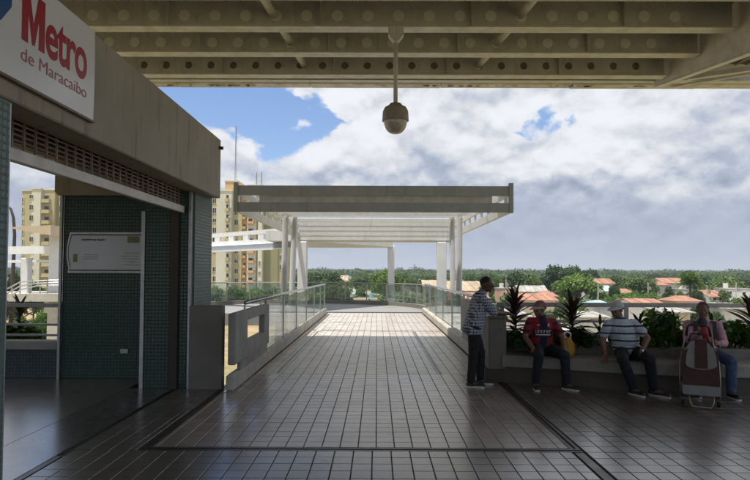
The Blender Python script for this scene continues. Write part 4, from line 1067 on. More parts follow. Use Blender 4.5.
# ------------------------------------------------------------------ houses
def house(x0, x1, ye, yb, Y, wall, roofm, kind, label, wins=(), yr=None, depth=None, cat='house', fl=None):
    """x0..x1 wall in px at Y, ye eaves y, yb visible base y (wall runs to the ground), yr ridge y"""
    a, b = P(x0, ye, Y), P(x1, ye, Y); D = depth or max(5.0, (b.x - a.x) * .6); root = empty('house', ((a.x + b.x) / 2, Y, GZ), label, cat)
    ez = a.z; k = MB(); k.box(a.x, Y, GZ, b.x, Y + D, ez); k.build('wall', M[wall], root)
    rz = P(x0, yr, Y + D / 2).z if yr else ez + 1.2
    o = .45
    if kind == 'gable':       # ridge along x, tiled slopes
        vs = []; n = max(6, int((b.x - a.x) / .7))
        m = MB()
        for side in (0, 1):
            y_e = Y - o if side == 0 else Y + D + o; y_r = Y + D / 2
            for i in range(n):
                xa = a.x - o + (b.x - a.x + 2 * o) * i / n; xb = a.x - o + (b.x - a.x + 2 * o) * (i + 1) / n; g = .02
                lift = .0 if i % 2 else .05
                m.add([(xa + g, y_e, ez - .12 + lift), (xb - g, y_e, ez - .12 + lift), (xb - g, y_r, rz + lift), (xa + g, y_r, rz + lift),
                       (xa + g, y_e, ez - .02 + lift), (xb - g, y_e, ez - .02 + lift), (xb - g, y_r, rz + .10 + lift), (xa + g, y_r, rz + .10 + lift)],
                      [(0, 3, 2, 1), (4, 5, 6, 7), (0, 1, 5, 4), (1, 2, 6, 5), (2, 3, 7, 6), (3, 0, 4, 7)])
        m.build('roof', M[roofm], root)
        k = MB(); k.prism([(Y, ez), (Y + D, ez), (Y + D / 2, rz - .06)], 'x', a.x + .02, b.x - .02); k.build('gable', M[wall], root)
    elif kind == 'hip':
        i_ = min((b.x - a.x) * .3, D / 2)
        m = MB(); m.add([(a.x - o, Y - o, ez), (b.x + o, Y - o, ez), (b.x + o, Y + D + o, ez), (a.x - o, Y + D + o, ez), (a.x + i_, Y + D / 2, rz), (b.x - i_, Y + D / 2, rz),
                         (a.x - o, Y - o, ez - .15), (b.x + o, Y - o, ez - .15), (b.x + o, Y + D + o, ez - .15), (a.x - o, Y + D + o, ez - .15)],
                        [(0, 1, 5, 4), (1, 2, 5), (2, 3, 4, 5), (3, 0, 4), (6, 9, 8, 7), (0, 6, 7, 1), (1, 7, 8, 2), (2, 8, 9, 3), (3, 9, 6, 0)]); m.fixn = True
        m.build('roof', M[roofm], root)
    elif kind == 'shed':
        m = MB(); n = max(6, int((b.x - a.x) / .9))
        for i in range(n):
            xa = a.x - o + (b.x - a.x + 2 * o) * i / n; xb = a.x - o + (b.x - a.x + 2 * o) * (i + 1) / n
            m.add([(xa, Y - o, ez + .02), (xb - .05, Y - o, ez + .02), (xb - .05, Y + D + o, rz), (xa, Y + D + o, rz),
                   (xa, Y - o, ez + .12), (xb - .05, Y - o, ez + .12), (xb - .05, Y + D + o, rz + .1), (xa, Y + D + o, rz + .1)],
                  [(0, 3, 2, 1), (4, 5, 6, 7), (0, 1, 5, 4), (1, 2, 6, 5), (2, 3, 7, 6), (3, 0, 4, 7)])
        m.build('roof', M[roofm], root)
    else:
        k = MB(); k.box(a.x - .1, Y - .1, ez, b.x + .1, Y + D + .1, ez + .25); k.build('roof', M[roofm], root)
        k = MB(); rr = random.Random(int(x0 * 3)); cx_ = rr.uniform(a.x + 1, b.x - 1); k.cyl((cx_, Y + D * .6, ez + .25), (cx_, Y + D * .6, ez + 1.35), .55, n=12); k.build('water_tank', M['roofblue' if rr.random() < .4 else 'wallwhite'], root)
    for (px, py, w, h) in wins:
        c = P(px, py, Y); s_ = Y / FPX; w *= s_; h *= s_
        f = MB(); f.box(c.x - w / 2 - .1, Y - .09, c.z - h / 2 - .1, c.x + w / 2 + .1, Y - .003, c.z - h / 2); f.box(c.x - w / 2 - .1, Y - .09, c.z + h / 2, c.x + w / 2 + .1, Y - .003, c.z + h / 2 + .1)
        f.box(c.x - w / 2 - .1, Y - .09, c.z - h / 2, c.x - w / 2, Y - .003, c.z + h / 2); f.box(c.x + w / 2, Y - .09, c.z - h / 2, c.x + w / 2 + .1, Y - .003, c.z + h / 2)
        fo = f.build('window_frame', M['wallwhite'], root)
        g = MB(); g.box(c.x - w / 2, Y - .03, c.z - h / 2, c.x + w / 2, Y - .004, c.z + h / 2); g.build('window', M['pane_house'], root)
    return root
house(447, 489, 290.5, 300, 118, 'wallpink', 'rooftan', 'gable', 'long low building with tan roof behind the leaning man', yr=281.5, depth=22, wins=((455, 295, 4, 3), (466, 295, 4, 3)))
house(452, 490, 301, 312, 84, 'wallcream', 'rooftile', 'gable', 'low house with red tiled roof left of the leaning man', yr=293, depth=12)
house(424, 444, 286, 300, 130, 'wallcream', 'rooftan', 'gable', 'small tan roofed house beyond the right railing', yr=280.5, wins=((430, 290, 3, 3),))
house(499, 520, 289, 300, 138, 'wallpink', 'roofgrey', 'flat', 'flat roofed pinkish house with dark windows left of the dark tree', wins=((505, 293.5, 3.5, 2.5), (513, 293.5, 3, 2.5)))
house(520, 546, 291.5, 300, 122, 'wallcream', 'roofgrey', 'gable', 'low grey roofed house in front of the dark tree', yr=286, wins=((530, 295, 4, 2.5),))
house(520, 556, 300, 312, 96, 'wallcream', 'rooftile', 'gable', 'long house with orange tiled roof behind the man in the football shirt', yr=294, depth=10, wins=((527, 305, 4, 3), (540, 305, 4, 3)))
house(543, 556, 296, 302, 100, 'wallpink', 'rooftile', 'hip', 'small orange roofed house at the foot of the bright round tree', yr=290.5)
house(592, 614, 283.5, 295, 165, 'wallwhite', 'rooftile', 'gable', 'white house with orange roof right of the bright round tree', yr=278.8, depth=9, wins=((598, 287, 2.5, 2), (607, 287, 2.5, 2)))
house(600, 624, 291.5, 299, 132, 'wallwhite', 'roofteal', 'shed', 'white walled building with pale teal sheet roof', yr=286.5, depth=10)
house(622, 634, 293, 300, 128, 'wallcream', 'rooftile', 'hip', 'small cream house with orange hipped roof beside the teal roof', yr=288.5)
house(600, 613, 306, 326, 72, 'wallwhite', 'roofblue', 'hip', 'near white house with pale blue hipped roof left of the capped man', yr=300, depth=6)
house(636, 664, 304.5, 318, 88, 'wallwhite', 'rooftile', 'gable', 'long low house with bright orange roof right of the capped man', yr=299, depth=8)
house(652, 668, 285, 298, 150, 'wallwhite', 'rooftile', 'hip', 'left wing of the white villa with orange roof', yr=281.2, wins=((657, 289, 2.5, 3),))
house(664, 686, 283, 299, 158, 'wallwhite', 'rooftile', 'gable', 'tall white villa with orange roof and upstairs windows', yr=278.2, depth=9, wins=((670, 288, 3, 3), (680, 287, 2, 3), (676, 294, 3, 3)))
house(681, 693, 290, 300, 146, 'wallwhite', 'roofgrey', 'flat', 'small flat roofed white house right of the villa')
house(710, 725, 296.5, 303, 118, 'wallwhite', 'rooftile', 'gable', 'white house with orange roof and two dark windows', yr=290.5, depth=9, wins=((714.5, 299, 3.4, 3), (720, 299, 3.4, 3)))
house(727, 752, 289.5, 300, 128, 'wallwhite', 'roofgrey', 'flat', 'flat roofed white house at the right edge', wins=((730.5, 292.5, 2.4, 2.4), (744, 293, 3, 2)))
house(676, 700, 301, 309, 92, 'wallcream', 'rooftile', 'hip', 'orange roofed house hidden behind the palm', yr=295.5)
house(722, 752, 308, 322, 70, 'wallwhite', 'roofgrey', 'gable', 'near grey sheet roofed shed at the right edge', yr=303.5, depth=9)
house(664, 690, 313, 330, 60, 'wallcream', 'roofgrey', 'shed', 'near low shed with long grey sheet roof', yr=308.5, depth=4)
house(584, 606, 318, 345, 56, 'wallwhite', 'roofgrey', 'shed', 'near pale shed roof behind the second cordyline', yr=313.5, depth=4)
house(505, 528, 317, 340, 56, 'wallwhite', 'roofgrey', 'shed', 'near pale roof behind the first cordyline', yr=311, depth=6)
house(337, 347, 281, 290, 230, 'wallpink', 'rooftan', 'gable', 'distant tan house beside the far end of the street', yr=275.5, depth=9, cat='house')
house(347.5, 352.5, 279, 290, 250, 'wallcream', 'roofgrey', 'flat', 'distant narrow pale house on the street')
house(351, 381, 300.5, 308, 120, 'wallcream', 'rooftan', 'flat', 'low sandy coloured building beyond the platform railing', wins=((360.5, 302, 2.4, 2.4),), depth=9)
house(362, 378, 295, 300, 150, 'wallcream', 'rooftan', 'gable', 'low tan roof behind the sandy building', yr=291.5)
house(410, 422, 283, 292, 175, 'wallwhite', 'roofteal', 'gable', 'white house with pale roof beyond the right railing', yr=279.5)

# parked cars far below
def car(px, py, col, label, rz):
    p = G(px, py, GZ); mt = pmat('car_paint', col, 0.25, None, 3, 0.2, spec=0.6)
    root = empty('parked_car', (p.x, p.y, GZ), label, 'car', 'cars parked below the walkway', rz=rz)
    k = MB(); k.prism([(-2.1, .3), (2.1, .3), (2.15, .7), (1.2, .9), (-1.9, .95), (-2.15, .75)], 'y', -.85, .85); k.build('body', mt, root, local=True)
    k = MB(); k.prism([(-1.6, .93), (1.0, .9), (.4, 1.4), (-1.1, 1.42)], 'y', -.75, .75); k.build('cabin', M['pane'], root, local=True)
    k = MB(); k.prism([(-1.1, 1.40), (.4, 1.38), (.35, 1.46), (-1.05, 1.47)], 'y', -.72, .72); k.build('car_roof', mt, root, local=True)
    for x in (-1.3, 1.3):
        for y in (-.8, .8):
            w = MB(); w.cyl((x, y - .1, .32), (x, y + .1, .32), .32, n=14); w.build('wheel', M['black'], root, local=True)
for i, (px, py, c_, l_, rz) in enumerate(((592, 322, (.6, .6, .62), 'silver parked car behind the second cordyline', .1), (652, 322, (.55, .56, .58), 'pale parked car left of the man with the trolley', .0),
        (735, 320, (.7, .7, .7), 'white parked car behind the rightmost plant', .2), (669, 318, (.25, .03, .03), 'dark red parked car beyond the planter railing', -.1), (320, 303, (.05, .05, .06), 'dark car on the forecourt beyond the left railing', .0),
        (374, 293, (.55, .57, .6), 'silver car by the low sandy building', .3))):
    car(px, py, c_, l_, rz)

# ------------------------------------------------------------------ trees
def leaf_quads(rr, centres, n, size, squash=.8, shell=.55):
    """n leaf clumps spread through ellipsoidal lobes; returns verts, faces"""
    c = np.array([x[0] for x in centres]); rad = np.array([x[1] for x in centres])
    w = rad ** 2; idx = rr.choice(len(c), n, p=w / w.sum())
    dr = rr.normal(size=(n, 3)); dr /= np.linalg.norm(dr, axis=1)[:, None]
    dr[:, 2] = np.where(dr[:, 2] < -.35, -dr[:, 2], dr[:, 2])
    t = shell + (1 - shell) * rr.random(n) ** .6
    t *= 1 + .12 * rr.normal(size=n)
    p = c[idx] + dr * (rad[idx] * t)[:, None] * np.array([1, 1, squash])
    nrm = dr + rr.normal(size=(n, 3)) * .55 + np.array([0, 0, .35]); nrm /= np.linalg.norm(nrm, axis=1)[:, None]
    a = np.cross(nrm, rr.normal(size=(n, 3))); a /= np.linalg.norm(a, axis=1)[:, None]; b = np.cross(nrm, a)
    s = size * (.6 + .8 * rr.random(n))[:, None]
    V = np.stack([p - a * s * .5 - b * s * .32, p + a * s * .1 - b * s * .5, p + a * s * .6, p + b * s * .45 - a * s * .05], 1).reshape(-1, 3)
    F = np.arange(n * 4).reshape(n, 4)
    return V, F
def np_mesh(name, V, F, mat):
    me = bpy.data.meshes.new(name); me.vertices.add(len(V)); me.vertices.foreach_set('co', V.astype(np.float32).ravel())
    k = F.shape[1]; me.loops.add(F.size); me.loops.foreach_set('vertex_index', F.astype(np.int32).ravel())
    me.polygons.add(len(F)); me.polygons.foreach_set('loop_start', np.arange(0, F.size, k, dtype=np.int32))
    me.materials.append(mat); me.update(); me.validate(); return me
TREE = {}
def tree_proto(key, seed, mat, h=9.0, w=10.0, n=3800, size=.55, lobes=16):
    rr = np.random.default_rng(seed); cs = []
    for i in range(int(lobes * 1.3)):
        a = rr.random() * 2 * PI; r = (rr.random() ** .6) * w * .40; z = h * (.42 + .38 * rr.random() - .12 * (r / (w * .34)))
        cs.append(((r * math.cos(a), r * math.sin(a), z), w * (.085 + .13 * rr.random())))
    cs.append(((0, 0, h * .62), w * .27))
    V, F = leaf_quads(rr, cs, n, size)
    crown = np_mesh('crown', V, F, mat)
    k = MB(); k.tube([(0, 0, 0), (.1, .05, h * .25), (0, 0, h * .5)], .3, 8, [.34, .25, .16])
    for i in range(7):
        c, r = cs[i]; k.tube([(0.05, 0, h * (.25 + .03 * i)), (c[0] * .5, c[1] * .5, h * .25 + (c[2] - h * .25) * .6), c], .1, 5, [.15, .09, .03])
    o = k.build('trunk', M['trunk'], origin=(0, 0, 0)); tm = o.data; bpy.data.objects.remove(o)
    TREE[key] = (crown, tm, h, w)
tree_proto('a', 1, M['leaf']); tree_proto('b', 2, M['leaf'], w=12, lobes=20, n=4600); tree_proto('c', 3, M['leaf_bright'], w=10.5, n=6500, size=.42, lobes=24)
tree_proto('d', 4, M['leaf_dark'], w=11.5, n=5500, lobes=22); tree_proto('e', 5, M['leaf'], h=9, w=8, n=3000, lobes=12); tree_proto('f', 6, M['leaf_bright'], w=9, n=3500, lobes=14)
def tree(px, Y, ytop, wpx, key, label, group=None, base=None):
    cm_, tm, h, w = TREE[key]; p = P(px, ytop, Y); gz = land_h(p.x, Y) if base is None else base
    H_ = max(2.0, p.z - gz); W_ = wpx / FPX * Y
    root = empty('tree', (p.x, Y, gz), label, 'tree', group); rz = rnd.uniform(0, 6.28)
    for nm, me in (('crown', cm_), ('trunk', tm)):
        o = bpy.data.objects.new(nm, me); COL.objects.link(o); o.parent = root; o.scale = (W_ / w, W_ / w, H_ / (h * .95)); o.rotation_euler = (0, 0, rz)
    return root
tree(578, 118, 270, 52, 'c', 'large bright green round tree behind the second cordyline')
tree(555, 165, 262.5, 36, 'd', 'tall very dark green tree on the skyline right of centre')
tree(572, 190, 263.5, 34, 'd', 'second dark tree peeping out behind the bright round tree')
tree(590, 215, 267, 22, 'd', 'small dark tree right of the bright round tree')
tree(600, 96, 296, 26, 'f', 'low bright bush tree below the bright round tree')
tree(517, 190, 268.5, 30, 'a', 'mid green round tree above the flat roofed house')
tree(533, 150, 275, 20, 'b', 'smaller green tree left of the dark tree')
tree(327, 175, 269.5, 34, 'd', 'dark wide tree left beyond the platform')
tree(306, 190, 270.5, 26, 'b', 'green tree beside the left white column')
tree(333, 95, 283, 40, 'b', 'broad green tree left of the street in front of the dark tree')
tree(312, 100, 289, 22, 'f', 'low bright tree seen through the left glass')
tree(386, 130, 265, 30, 'c', 'tall bright tree behind the slim platform column')
tree(403, 160, 270, 26, 'a', 'green tree right of the slim platform column')
tree(399, 82, 286, 40, 'f', 'low bright green tree just beyond the platform railing')
tree(363, 200, 272.5, 24, 'a', 'rounded green tree right of the far street')
tree(361, 135, 283, 14, 'e', 'small green tree on the street corner')
tree(425, 170, 274, 22, 'a', 'green tree between the platform column and the white column')
tree(436, 90, 296, 22, 'e', 'green bush tree seen through the right glass')
tree(471, 150, 272, 26, 'a', 'green tree above the tan roofed building')
tree(493, 165, 272.5, 20, 'b', 'green tree behind the leaning man')
tree(616, 180, 273, 24, 'a', 'green tree behind the white and orange house')
tree(640, 150, 276, 34, 'b', 'broad green tree left of the white villa')
tree(628, 105, 289, 34, 'f', 'bright shrubby tree above the long orange roof')
tree(650, 108, 290, 28, 'c', 'bright tree below the white villa')
tree(668, 150, 284, 12, 'e', 'small tree in front of the white villa')
tree(700, 170, 271.5, 34, 'a', 'green tree behind the palm')
tree(727, 140, 276, 36, 'b', 'broad green tree above the house with two dark windows')
tree(745, 95, 294, 30, 'f', 'bright low tree at the right edge')
tree(660, 80, 303, 30, 'f', 'low bright hedge tree behind the railing right of the capped man')
tree(737, 75, 303, 20, 'e', 'small green tree beside the right shed')
tree(578, 72, 299, 34, 'e', 'small green tree behind the second cordyline leaves')
tree(566, 130, 283, 22, 'a', 'green tree at the left foot of the bright round tree')
tree(687, 200, 270, 24, 'b', 'darker green tree above the villa roof')
for i, (px, Y, yt, w) in enumerate(((215, 110, 283, 20), (235, 100, 285, 22), (256, 105, 284, 24), (274, 95, 281, 22), (288, 92, 282, 20), (268, 120, 286, 18))):
    tree(px, Y, yt, w, 'abcef'[i % 5], 'green tree at the foot of the cream apartment block, number %s from the left' % ['one', 'two', 'three', 'four', 'five', 'six'][i] if False else
         ['leftmost leafy tree at the foot of the cream apartment block', 'low leafy tree behind the left platform posts', 'bright leafy tree below the apartment balconies', 'leafy tree below the olive apartment wall', 'leafy tree left of the round canopy posts', 'farther leafy tree at the apartment entrance'][i])
for i, (px, Y, yt, w) in enumerate(((12, 70, 270, 30), (34, 85, 278, 30), (52, 60, 289, 30), (20, 45, 304, 26), (42, 48, 305, 24))):
    tree(px, Y, yt, w, 'bafec'[i], ['tall leafy tree at the left edge of the window opening', 'leafy tree in front of the yellowish apartment block', 'leafy tree beside the white canopy column', 'low bush tree under the ramp landing', 'low bright tree under the ramp landing'][i])
# belt of separate trees in the middle distance
LMK = ((302, 'the left white column'), (346, 'the straight street'), (391, 'the slim platform column'), (441, 'the right white column'), (458, 'the right round posts'), (488, 'the head of the leaning man'), (515, 'the first cordyline'), (543, 'the red cap'), (577, 'the bright round tree'),
       (604, 'the white and orange house'), (620, 'the grey cap'), (640, 'the teal roof'), (670, 'the white villa'), (690, 'the palm tree'), (718, 'the house with two dark windows'), (745, 'the right edge of the view'))
TONE = {'a': 'mid green', 'b': 'broad green', 'd': 'dark green', 'e': 'narrow green', 'f': 'bright green', 'c': 'bright green'}
BELT = ['nearest belt', 'second belt', 'third belt', 'fourth belt', 'farthest belt']
GRPS = ['trees of the nearest belt beyond the houses', 'trees of the second belt beyond the houses', 'trees of the third belt toward the skyline', 'trees of the fourth belt toward the skyline', 'trees just in front of the far woods']
rb = random.Random(11); USED = set()
for row, (Yr, yt0, yt1, wpx, n_) in enumerate(((225, 273.5, 277.5, 22, 24), (270, 272.5, 276, 20, 28), (330, 271.8, 274.8, 17, 34), (410, 271, 273.6, 14, 40), (520, 270.6, 272.8, 12, 46))):
    for i in range(n_):
        px = 296 + (760 - 296) * (i + rb.uniform(.1, .9)) / n_
        if row < 2 and abs(px - 346) < 7: continue
        kk = rb.choice('aabdef'); lx, ln = min(LMK, key=lambda q_: abs(q_[0] - px)); dd_ = px - lx
        side = 'directly above' if abs(dd_) < 4 else ('just left of' if dd_ < 0 else 'just right of') if abs(dd_) < 9 else ('left of' if dd_ < 0 else 'right of')
        lab = '%s tree of the %s, %s %s' % (TONE[kk], BELT[row], side, ln)
        if lab in USED:
            l2 = min([q_ for q_ in LMK if q_[1] != ln and (q_[0] - px) * (lx - px) <= 0] or [LMK[0]], key=lambda q_: abs(q_[0] - px)); lab = '%s tree between %s and %s' % (TONE[kk].split()[0] + ' ' + BELT[row].split()[0], ln.replace('the ', ''), l2[1].replace('the ', ''))
        USED.add(lab)
        tree(px, Yr * rb.uniform(.92, 1.1), rb.uniform(yt0, yt1), wpx * rb.uniform(.7, 1.5), kk, lab, GRPS[row])
# far woods as one mass
rr = np.random.default_rng(21); Vs = []; Fs = []; off = 0
n_cr = 5200
for i in range(n_cr):
    Y = 560 * (6.5 ** rr.random()); x = (rr.random() * 2 - 1) * Y * .80
    g = land_h(x, Y); hgt = 7 + 4.5 * rr.random() + (3 if rr.random() < .1 else 0); w = 6 + 6 * rr.random()
    q = 130 if Y < 1100 else (60 if Y < 1900 else 26)
    V, F = leaf_quads(rr, [((x, Y, g + hgt * .5), w), ((x + w * .5, Y, g + hgt * .62), w * .6)], q, w * (.20 if Y < 1100 else (.34 if Y < 1900 else .6)), squash=hgt / w * .5, shell=.8)
    Vs.append(V); Fs.append(F + off); off += len(V)
me = np_mesh('far_woods', np.concatenate(Vs), np.concatenate(Fs), M['leaf_far'])
o = bpy.data.objects.new('far_woods', me); COL.objects.link(o); tag(o, 'far woods along the whole skyline', None, None, 'stuff')
# rough undergrowth between the houses
rr = np.random.default_rng(5); V = []; n_b = 900; Vs = []; Fs = []; off = 0
for i in range(n_b):
    Y = 95 + 420 * rr.random() ** 1.3; x = (rr.random() * 1.85 - .62) * Y * .62
    if abs((x / Y) * FPX + 377 - 346) < 9: continue
    w = 1.5 + 2.2 * rr.random(); V_, F_ = leaf_quads(rr, [((x, Y, GZ + w * .4), w), ((x + w, Y + 1, GZ + w * .35), w * .8)], 60, .8, .7, .6)
    Vs.append(V_); Fs.append(F_ + off); off += len(V_)
me = np_mesh('undergrowth', np.concatenate(Vs), np.concatenate(Fs), M['leaf'])
o = bpy.data.objects.new('undergrowth', me); COL.objects.link(o); tag(o, 'rough green undergrowth between the houses', None, None, 'stuff')

for i, (px, Y, yt, lb) in enumerate(((506, 120, 279, 'utility pole behind the first cordyline'), (598, 105, 284, 'utility pole right of the bright round tree'), (648, 118, 282, 'utility pole left of the white villa'), (707, 104, 285, 'utility pole left of the house with two dark windows'), (736, 112, 283, 'utility pole near the right edge'))):
    p = P(px, yt, Y); up_ = empty('utility_pole', (p.x, Y, GZ), lb, 'pole')
    k = MB(); k.cyl((p.x, Y, GZ), (p.x, Y, p.z), .16, .09, n=8); k.build('post', M['concrete_pale'], up_)
    k = MB(); k.box(p.x - .9, Y - .06, p.z - .45, p.x + .9, Y + .06, p.z - .33); k.build('cross_arm', M['trunk'], up_)
    k = MB(); k.cyl((p.x + .28, Y - .25, p.z - 1.6), (p.x + .28, Y - .25, p.z - .9), .2, n=10); k.build('transformer', M['roofgrey'], up_)

# palm
pp = P(690, 296, 100); extra = ((548, 70, 307, 20, 'e', 'small leafy tree behind the right shoulder of the football shirt'), (532, 66, 312, 18, 'a', 'low leafy tree behind the head of the man in the football shirt'), (500, 75, 303, 18, 'b', 'leafy tree just right of the leaning man'),
 (590, 64, 311, 18, 'f', 'low bright tree right of the second cordyline'), (618, 70, 306, 16, 'e', 'small tree behind the cap of the man in the striped polo'), (700, 72, 304, 24, 'b', 'low leafy tree right of the head of the man in pink'), (716, 68, 308, 20, 'a', 'low leafy tree left of the right shed'),
 (646, 62, 313, 20, 'e', 'low leafy tree right of the striped polo'), (680, 110, 288, 14, 'a', 'leafy tree left of the palm'), (697, 112, 287, 16, 'd', 'dark leafy tree behind the palm trunk'), (614, 125, 284, 14, 'b', 'leafy tree left of the small cream house'), (634, 118, 288, 14, 'a', 'leafy tree right of the small cream house'),
 (546, 112, 287, 12, 'e', 'small tree between the grey roof and the bright round tree'), (508, 105, 290, 16, 'a', 'leafy tree below the flat roofed pinkish house'), (482, 120, 283, 16, 'a', 'leafy tree right of the long tan roof'), (722, 118, 286, 14, 'e', 'small tree behind the roof with two dark windows'), (560, 84, 300, 18, 'a', 'leafy tree at the right end of the orange tiled roof'))
for a in extra: tree(*a)
pp = P(690, 296, 100); palm = empty('palm_tree', (pp.x, 100, GZ), 'feathery palm tree rising above the man with the trolley', 'palm')
hz = P(690, 283, 100).z
k = MB(); k.tube([(pp.x, 100, GZ), (pp.x + .2, 100, GZ + 3), (pp.x, 100, hz)], .25, 8, [.3, .22, .18]); k.build('trunk', M['trunk'], palm, smooth=True)
fr = MB()
for j in range(13):
    t = j / 12
    x = t * 3.6; z = .9 * math.sin(t * 2.2) * 1.0 - 1.5 * t * t * t
    x2 = (j + 1) / 12 * 3.6; l = .25 + .75 * math.sin(PI * min(1, t * .9 + .1))
    for s_ in (-1, 1):
        fr.add([(x, 0, z), (x + .16, 0, z), (x + .5 + .1, s_ * l, z - .35 * l), (x + .42, s_ * l, z - .4 * l)], [(0, 1, 2, 3)])
        fr.add([(x + .15, 0, z), (x + .30, 0, z), (x + .72, s_ * l * .95, z - .3 * l), (x + .6, s_ * l * .95, z - .35 * l)], [(0, 1, 2, 3)])
fm = None
for i in range(34):
    if fm is None: o = fr.build('frond', M['palmleaf'], palm, local=True); fm = o.data
    else: o = bpy.data.objects.new('frond', fm); COL.objects.link(o); o.parent = palm
    o.location = Vector((0, 0, hz - GZ)); o.rotation_euler = (rnd.uniform(-.3, .3), rnd.uniform(-1.0, .5), i * 2.4); s_ = rnd.uniform(.5, .72); o.scale = (s_, s_, s_)

# ------------------------------------------------------------------ plants in the planter
def blade_mesh(L, wd, arch, mat, name='leaf'):
    k = MB(); n = 8
    for i in range(n + 1):
        t = i / n; a = arch * t; x = L * (math.sin(a) / arch if arch else t); z = L * ((1 - math.cos(a)) / arch if arch else 0)
        w = wd * math.sin(PI * min(1, .12 + t * .88)) ** .7 * (1 if t < 1 else 0.02)
        k.v += [(z * -1 * 0 + x, -w / 2, -z + w * .18), (x, 0, -z), (x, w / 2, -z + w * .18)]
    for i in range(n):
        b = i * 3; k.f += [(b, b + 1, b + 4, b + 3), (b + 1, b + 2, b + 5, b + 4)]
    o = k.build(name, mat, origin=(0, 0, 0)); me = o.data; bpy.data.objects.remove(o)
    me.polygons.foreach_set('use_smooth', [True] * len(me.polygons)); return me
BL1 = blade_mesh(.44, .072, .35, M['leaf_purple']); BL2 = blade_mesh(.36, .085, .6, M['leaf_purple'])
def cordyline(px, ybase, ytop, Y, n, label, spread=1.0, mats=(BL1, BL2), seed=0, z0=None, tiers=2):
    r_ = random.Random(seed); b = P(px, ybase, Y); t = P(px, ytop, Y); zb_ = .47 if z0 is None else z0
    root = empty('cordyline', (b.x, Y, zb_), label, 'plant'); H_ = t.z - zb_
    k = MB(); k.tube([(0, 0, 0), (.015, 0, H_ * .4), (0, 0, H_ * .72)], .016, 6, [.018, .014, .008]); k.build('stem', M['trunk'], root, local=True)
    for i in range(n):
        f = i / (n - 1); o = bpy.data.objects.new('leaf', mats[i % len(mats)]); COL.objects.link(o); o.parent = root
        o.location = (0, 0, H_ * (.16 + .52 * f)); tilt = -(.10 + 1.15 * f ** 1.3) + r_.uniform(-.2, .2)
        o.rotation_euler = (r_.uniform(-.3, .3), tilt, i * 2.399 + r_.uniform(-.3, .3)); s_ = spread * (1.12 - .25 * f) * r_.uniform(.85, 1.1); o.scale = (s_, s_, s_)
    return root
PYc = 8.95
cordyline(515, 345, 281, PYc, 44, 'tall dark cordyline beside the end block of the bench', 1.0, seed=1)
cordyline(572, 345, 289, PYc - .1, 44, 'tall dark cordyline between the two capped men', 1.05, seed=2)
cordyline(640, 347, 308, 8.7, 16, 'short purple cordyline behind the shoulder of the man in the striped polo', .7, seed=3)
cordyline(676, 347, 305, 8.6, 14, 'purple cordyline left of the man with the trolley', .6, seed=4)
cordyline(712, 348, 306, 8.6, 14, 'purple cordyline right of the man with the trolley', .65, seed=5)
cordyline(752, 350, 288, 8.45, 28, 'large reddish cordyline at the right edge', 1.0, seed=6)
cordyline(600, 346, 313, 8.8, 12, 'small dark cordyline under the second man', .6, seed=8)
p_ = P(19, 330, 9.9)
cordyline(19, 338, 290, 9.9, 26, 'purple cordyline outside the window opening', .95, seed=7, z0=P(19, 352, 9.9).z)
# leafy low shrubs
def shrub(px, ytop, Y, wpx, label, seed, z0=.46, size=.075, n=620, mat='leaf_shrub', group=None):
    rr = np.random.default_rng(seed); t = P(px, ytop, Y); w = wpx / FPX * Y / 2; h = t.z - z0; cs = [((rr.uniform(-w, w) * .6, rr.uniform(-.15, .15), h * rr.uniform(.35, .75)), max(.07, h * rr.uniform(.3, .42))) for _ in range(7)]
    V, F = leaf_quads(rr, cs, n, size, 1.0, .25)
    V[:, 2] = np.maximum(V[:, 2], .0)
    root = empty('planter_shrub', (t.x, Y, z0), label, 'shrub', group)
    o = bpy.data.objects.new('foliage', np_mesh('foliage', V, F, M[mat])); COL.objects.link(o); o.parent = root
    k = MB()
    for c, r in cs[:5]: k.tube([(c[0] * .3, c[1] * .3, 0), (c[0] * .7, c[1] * .7, c[2] * .6), c], .006, 5, [.01, .007, .004])
    k.build('stem', M['trunk'], root, local=True)
    return root
SH = [(512, 331, 28), (530, 335, 26), (552, 332, 28), (580, 330, 28), (598, 334, 24), (618, 332, 24), (654, 333, 24), (668, 331, 20), (692, 328, 24), (720, 327, 24), (734, 322, 26), (750, 328, 24), (664, 311, 12)]
SHL = ['low dark shrub beside the end block', 'low shrub left of the man in the football shirt', 'low shrub behind the man in the football shirt', 'low shrub under the second cordyline', 'low shrub right of the yellow bag', 'low shrub behind the man in the striped polo',
       'low shrub right of the striped polo', 'dense shrub left of the trolley', 'low shrub behind the man with the trolley', 'low shrub right of the pink shirt', 'tallest dense shrub near the right edge', 'low shrub at the right edge', 'slim upright leafy shrub left of the man with the trolley']
for i, (px, yt, w) in enumerate(SH):
    shrub(px, yt, 8.75 + .12 * math.sin(i * 2.1) - (.25 if px > 640 else 0), w, SHL[i], 40 + i)
shrub(14, 322, 9.9, 22, 'dark leafy shrub outside the window opening', 70, z0=P(14, 352, 9.9).z, n=900, size=.09)
shrub(28, 326, 10.1, 22, 'dark leafy shrub outside the window opening, right of the purple plant', 71, z0=P(14, 352, 10.1).z, n=900, size=.09)
k = MB(); k.box(-9, 9.2, P(14, 352, 9.9).z - .5, -5.8, 10.6, P(14, 352, 9.9).z); k.build('outer_planter', M['soil'], kind='structure', label='planted strip outside the window opening')
